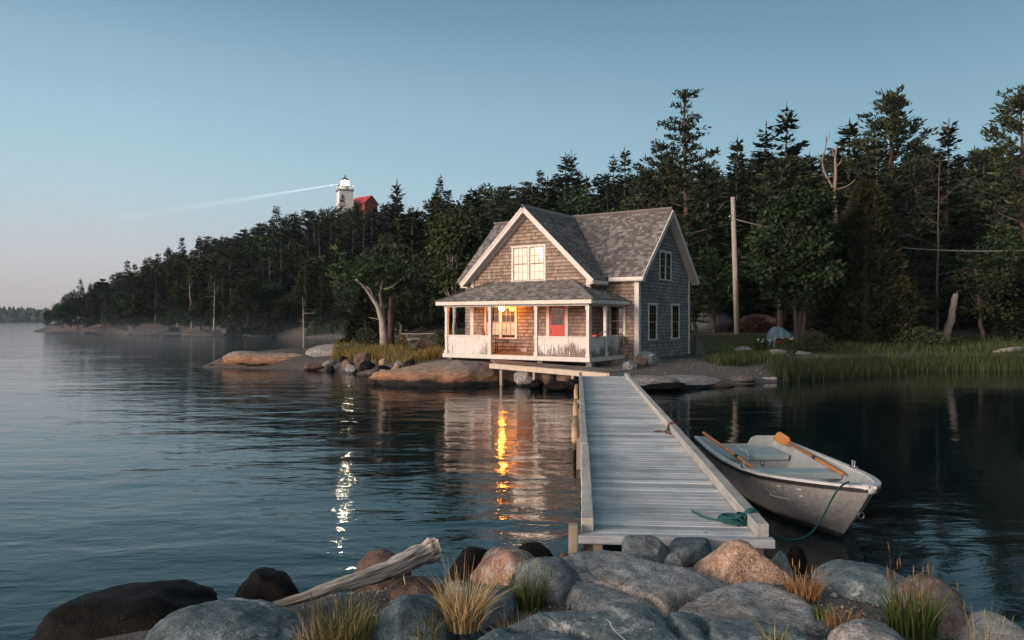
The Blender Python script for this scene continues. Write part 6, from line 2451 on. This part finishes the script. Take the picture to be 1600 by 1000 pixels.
# beam of the beacon: a thin tube of mist that the rotating light shines along
lens_c = Vector((LX, LY, lz0 + zg + 1.65))
bd = Vector((-72, 52, 0)).normalized()
st = lens_c + bd * 1.3
m = MB()
m.tube([st, st + bd * 120], [.16, 2.0], 20, True)
tb2 = NT('beam_mist')
vol = tb2.n('ShaderNodeVolumePrincipled')
vol.inputs['Density'].default_value = .010
vol.inputs['Color'].default_value = (.95, .97, 1, 1)
tb2.l(vol.outputs[0], tb2.out.inputs['Volume'])
o = m.build('light_beam', tb2.m)
tag(o, 'faint light beam sweeping left from the lighthouse lantern', 'light beam', None, 'stuff')
sp = bpy.data.lights.new('beacon_spot', 'SPOT')
sp.energy = 1.1e6
sp.color = (1, .95, .85)
sp.spot_size = 2 * math.atan(2.0 / 128)
sp.spot_blend = .3
sp.shadow_soft_size = .05
so = bpy.data.objects.new('beacon_spot', sp)
so.location = st - bd * .3
so.rotation_euler = (-bd).to_track_quat('Z', 'Y').to_euler()
COL.objects.link(so)

# -------------------------------------------------------------- mist + haze
def mist_vol(name, x0, x1, y0, y1, z1, dens, label, scale=.05):
    m = MB()
    m.box(x0, x1, y0, y1, .02, z1)
    t = NT(name)
    v = t.n('ShaderNodeVolumePrincipled')
    v.inputs['Color'].default_value = (.55, .76, .95, 1)
    geo = t.n('ShaderNodeNewGeometry')
    sp_ = t.n('ShaderNodeSeparateXYZ')
    tc = t.n('ShaderNodeTexCoord')
    t.l(tc.outputs['Object'], sp_.inputs[0])
    fz = t.n('ShaderNodeMapRange')
    for k, val in zip(('From Min', 'From Max', 'To Min', 'To Max'), (.0, z1 * .95, 1.0, 0.0)):
        fz.inputs[k].default_value = val
    t.l(sp_.outputs['Z'], fz.inputs['Value'])
    mpn = t.n('ShaderNodeMapping')
    mpn.inputs['Scale'].default_value = (1, 1, 3)
    t.l(tc.outputs['Object'], mpn.inputs['Vector'])
    nz = t.noise(mpn.outputs[0], scale, 3, .55, .3)
    nn = t.ramp(nz, [(.38, 0.0), (.66, 1.0)])
    d = t.math('MULTIPLY', t.math('POWER', fz.outputs[0], 2.0), t.math('MULTIPLY', nn, dens))
    for ax_, lo_, hi_ in (('X', x0, x1), ('Y', y0, y1)):
        for e0, e1 in ((lo_, lo_ + 14), (hi_, hi_ - 14)):
            fd_ = t.n('ShaderNodeMapRange')
            fd_.inputs['From Min'].default_value = e0
            fd_.inputs['From Max'].default_value = e1
            t.l(sp_.outputs[ax_], fd_.inputs['Value'])
            d = t.math('MULTIPLY', d, fd_.outputs[0])
    t.l(d, v.inputs['Density'])
    t.l(v.outputs[0], t.out.inputs['Volume'])
    t.m.cycles.volume_step_rate = 1.0 if hasattr(t.m.cycles, 'volume_step_rate') else 1
    o = m.build(name, t.m)
    return tag(o, label, 'mist', None, 'stuff')


MIST = True
if MIST:
    mist_vol('mist', -95, -5.5, 44, 132, 4.0, .006, 'thin mist drifting over the cove water', .055)
hz = NT('air_haze')
vv = hz.n('ShaderNodeVolumePrincipled')
vv.inputs['Density'].default_value = .00016
vv.inputs['Color'].default_value = (.60, .80, 1.0, 1)
hz.l(vv.outputs[0], hz.out.inputs['Volume'])
m = MB()
m.box(-2100, 900, -70, 1450, -6, 70)
o = m.build('haze', hz.m)
tag(o, 'pale blue morning haze over the lake', 'haze', None, 'stuff')

# ----------------------------------------------------------------- sky, sun
SUN = Vector((-.80, -.52, .20)).normalized()
world = bpy.data.worlds.new('World')
scene.world = world
world.use_nodes = True
nt = world.node_tree
nt.nodes.clear()


def srgb(r, g, b):
    f = lambda c: ((c / 255 + .055) / 1.055) ** 2.4 if c > 10 else c / 255 / 12.92
    return (f(r), f(g), f(b), 1)


tc = nt.nodes.new('ShaderNodeTexCoord')
sep = nt.nodes.new('ShaderNodeSeparateXYZ')
nt.links.new(tc.outputs['Generated'], sep.inputs[0])


def ramp(stops):
    r = nt.nodes.new('ShaderNodeValToRGB')
    cr = r.color_ramp
    while len(cr.elements) < len(stops):
        cr.elements.new(.5)
    for e, (p, c) in zip(cr.elements, stops):
        e.position = p
        e.color = srgb(*c)
    nt.links.new(sep.outputs['Z'], r.inputs['Fac'])
    return r.outputs['Color']


left = ramp([(0, (178, 169, 175)), (.03, (200, 191, 190)), (.075, (198, 200, 204)), (.16, (180, 204, 215)), (.25, (160, 194, 210)), (.33, (135, 174, 192)), (.40, (106, 149, 168)), (1, (66, 106, 128))])
right = ramp([(0, (152, 166, 176)), (.08, (160, 188, 201)), (.16, (151, 186, 202)), (.25, (134, 172, 190)), (.33, (115, 156, 175)), (.40, (94, 136, 155)), (1, (62, 102, 124))])
mr = nt.nodes.new('ShaderNodeMapRange')
for k, val in zip(('From Min', 'From Max', 'To Min', 'To Max'), (-.45, .40, 0, 1)):
    mr.inputs[k].default_value = val
nt.links.new(sep.outputs['X'], mr.inputs['Value'])
mixc = nt.nodes.new('ShaderNodeMix')
mixc.data_type = 'RGBA'
nt.links.new(mr.outputs[0], mixc.inputs[0])
nt.links.new(left, mixc.inputs[6])
nt.links.new(right, mixc.inputs[7])
# the dawn side of the sky, behind the camera to the left, is brighter and warmer
dot = nt.nodes.new('ShaderNodeVectorMath')
dot.operation = 'DOT_PRODUCT'
dot.inputs[1].default_value = Vector((-.72, -.67, .15)).normalized()
nt.links.new(tc.outputs['Generated'], dot.inputs[0])
gl = nt.nodes.new('ShaderNodeMapRange')
for k, val in zip(('From Min', 'From Max', 'To Min', 'To Max'), (.15, 1.0, 0, 1)):
    gl.inputs[k].default_value = val
nt.links.new(dot.outputs['Value'], gl.inputs['Value'])
pw = nt.nodes.new('ShaderNodeMath')
pw.operation = 'POWER'
pw.inputs[1].default_value = 1.6
nt.links.new(gl.outputs[0], pw.inputs[0])
glow = nt.nodes.new('ShaderNodeMix')
glow.data_type = 'RGBA'
glow.blend_type = 'ADD'
glow.inputs[7].default_value = (1.3, .92, .72, 1)
nt.links.new(pw.outputs[0], glow.inputs[0])
nt.links.new(mixc.outputs[2], glow.inputs[6])
sky = nt.nodes.new('ShaderNodeTexSky')
sky.sky_type = 'NISHITA'
sky.sun_disc = False
sky.sun_elevation = math.asin(SUN.z)
sky.sun_rotation = math.atan2(SUN.x, SUN.y)
bg1 = nt.nodes.new('ShaderNodeBackground')
bg1.inputs['Strength'].default_value = .05
nt.links.new(sky.outputs[0], bg1.inputs['Color'])
bg2 = nt.nodes.new('ShaderNodeBackground')
bg2.inputs['Strength'].default_value = 1.0
dim = nt.nodes.new('ShaderNodeVectorMath')
dim.operation = 'DOT_PRODUCT'
dim.inputs[1].default_value = Vector((.8, -.6, .0))
nt.links.new(tc.outputs['Generated'], dim.inputs[0])
dm = nt.nodes.new('ShaderNodeMapRange')
for k, val in zip(('From Min', 'From Max', 'To Min', 'To Max'), (.2, .85, .80, .36)):
    dm.inputs[k].default_value = val
nt.links.new(dim.outputs['Value'], dm.inputs['Value'])
nt.links.new(dm.outputs[0], bg2.inputs['Strength'])
nt.links.new(glow.outputs[2], bg2.inputs['Color'])
mxs = nt.nodes.new('ShaderNodeMixShader')
mxs.inputs[0].default_value = .95
nt.links.new(bg1.outputs[0], mxs.inputs[1])
nt.links.new(bg2.outputs[0], mxs.inputs[2])
wout = nt.nodes.new('ShaderNodeOutputWorld')
nt.links.new(mxs.outputs[0], wout.inputs['Surface'])

sl_ = bpy.data.lights.new('sun', 'SUN')
sl_.energy = 2.3
sl_.color = (1, .76, .61)
sl_.angle = R(22)
so = bpy.data.objects.new('sun', sl_)
so.rotation_euler = SUN.to_track_quat('Z', 'Y').to_euler()
so.location = (-30, -20, 40)
COL.objects.link(so)

# ------------------------------------------------------------------- camera
cd = bpy.data.cameras.new('camera')
cd.sensor_width = 36
cd.lens = F / 1600 * 36
cd.clip_end = 6000
cd.clip_start = .05
co = bpy.data.objects.new('camera', cd)
co.location = (0, 0, CZ)
co.rotation_euler = (R(90), 0, 0)
COL.objects.link(co)
scene.camera = co
vs_ = scene.view_settings
vs_.view_transform = 'Standard'
vs_.look = 'None'
vs_.exposure = .42
vs_.gamma = 1
cy = scene.cycles
cy.max_bounces = 6
cy.diffuse_bounces = 2
cy.glossy_bounces = 3
cy.transparent_max_bounces = 8
cy.volume_bounces = 0
cy.sample_clamp_indirect = 6
cy.sample_clamp_direct = 0
cy.use_denoising = True
cy.volume_step_rate = 2
cy.volume_max_steps = 128
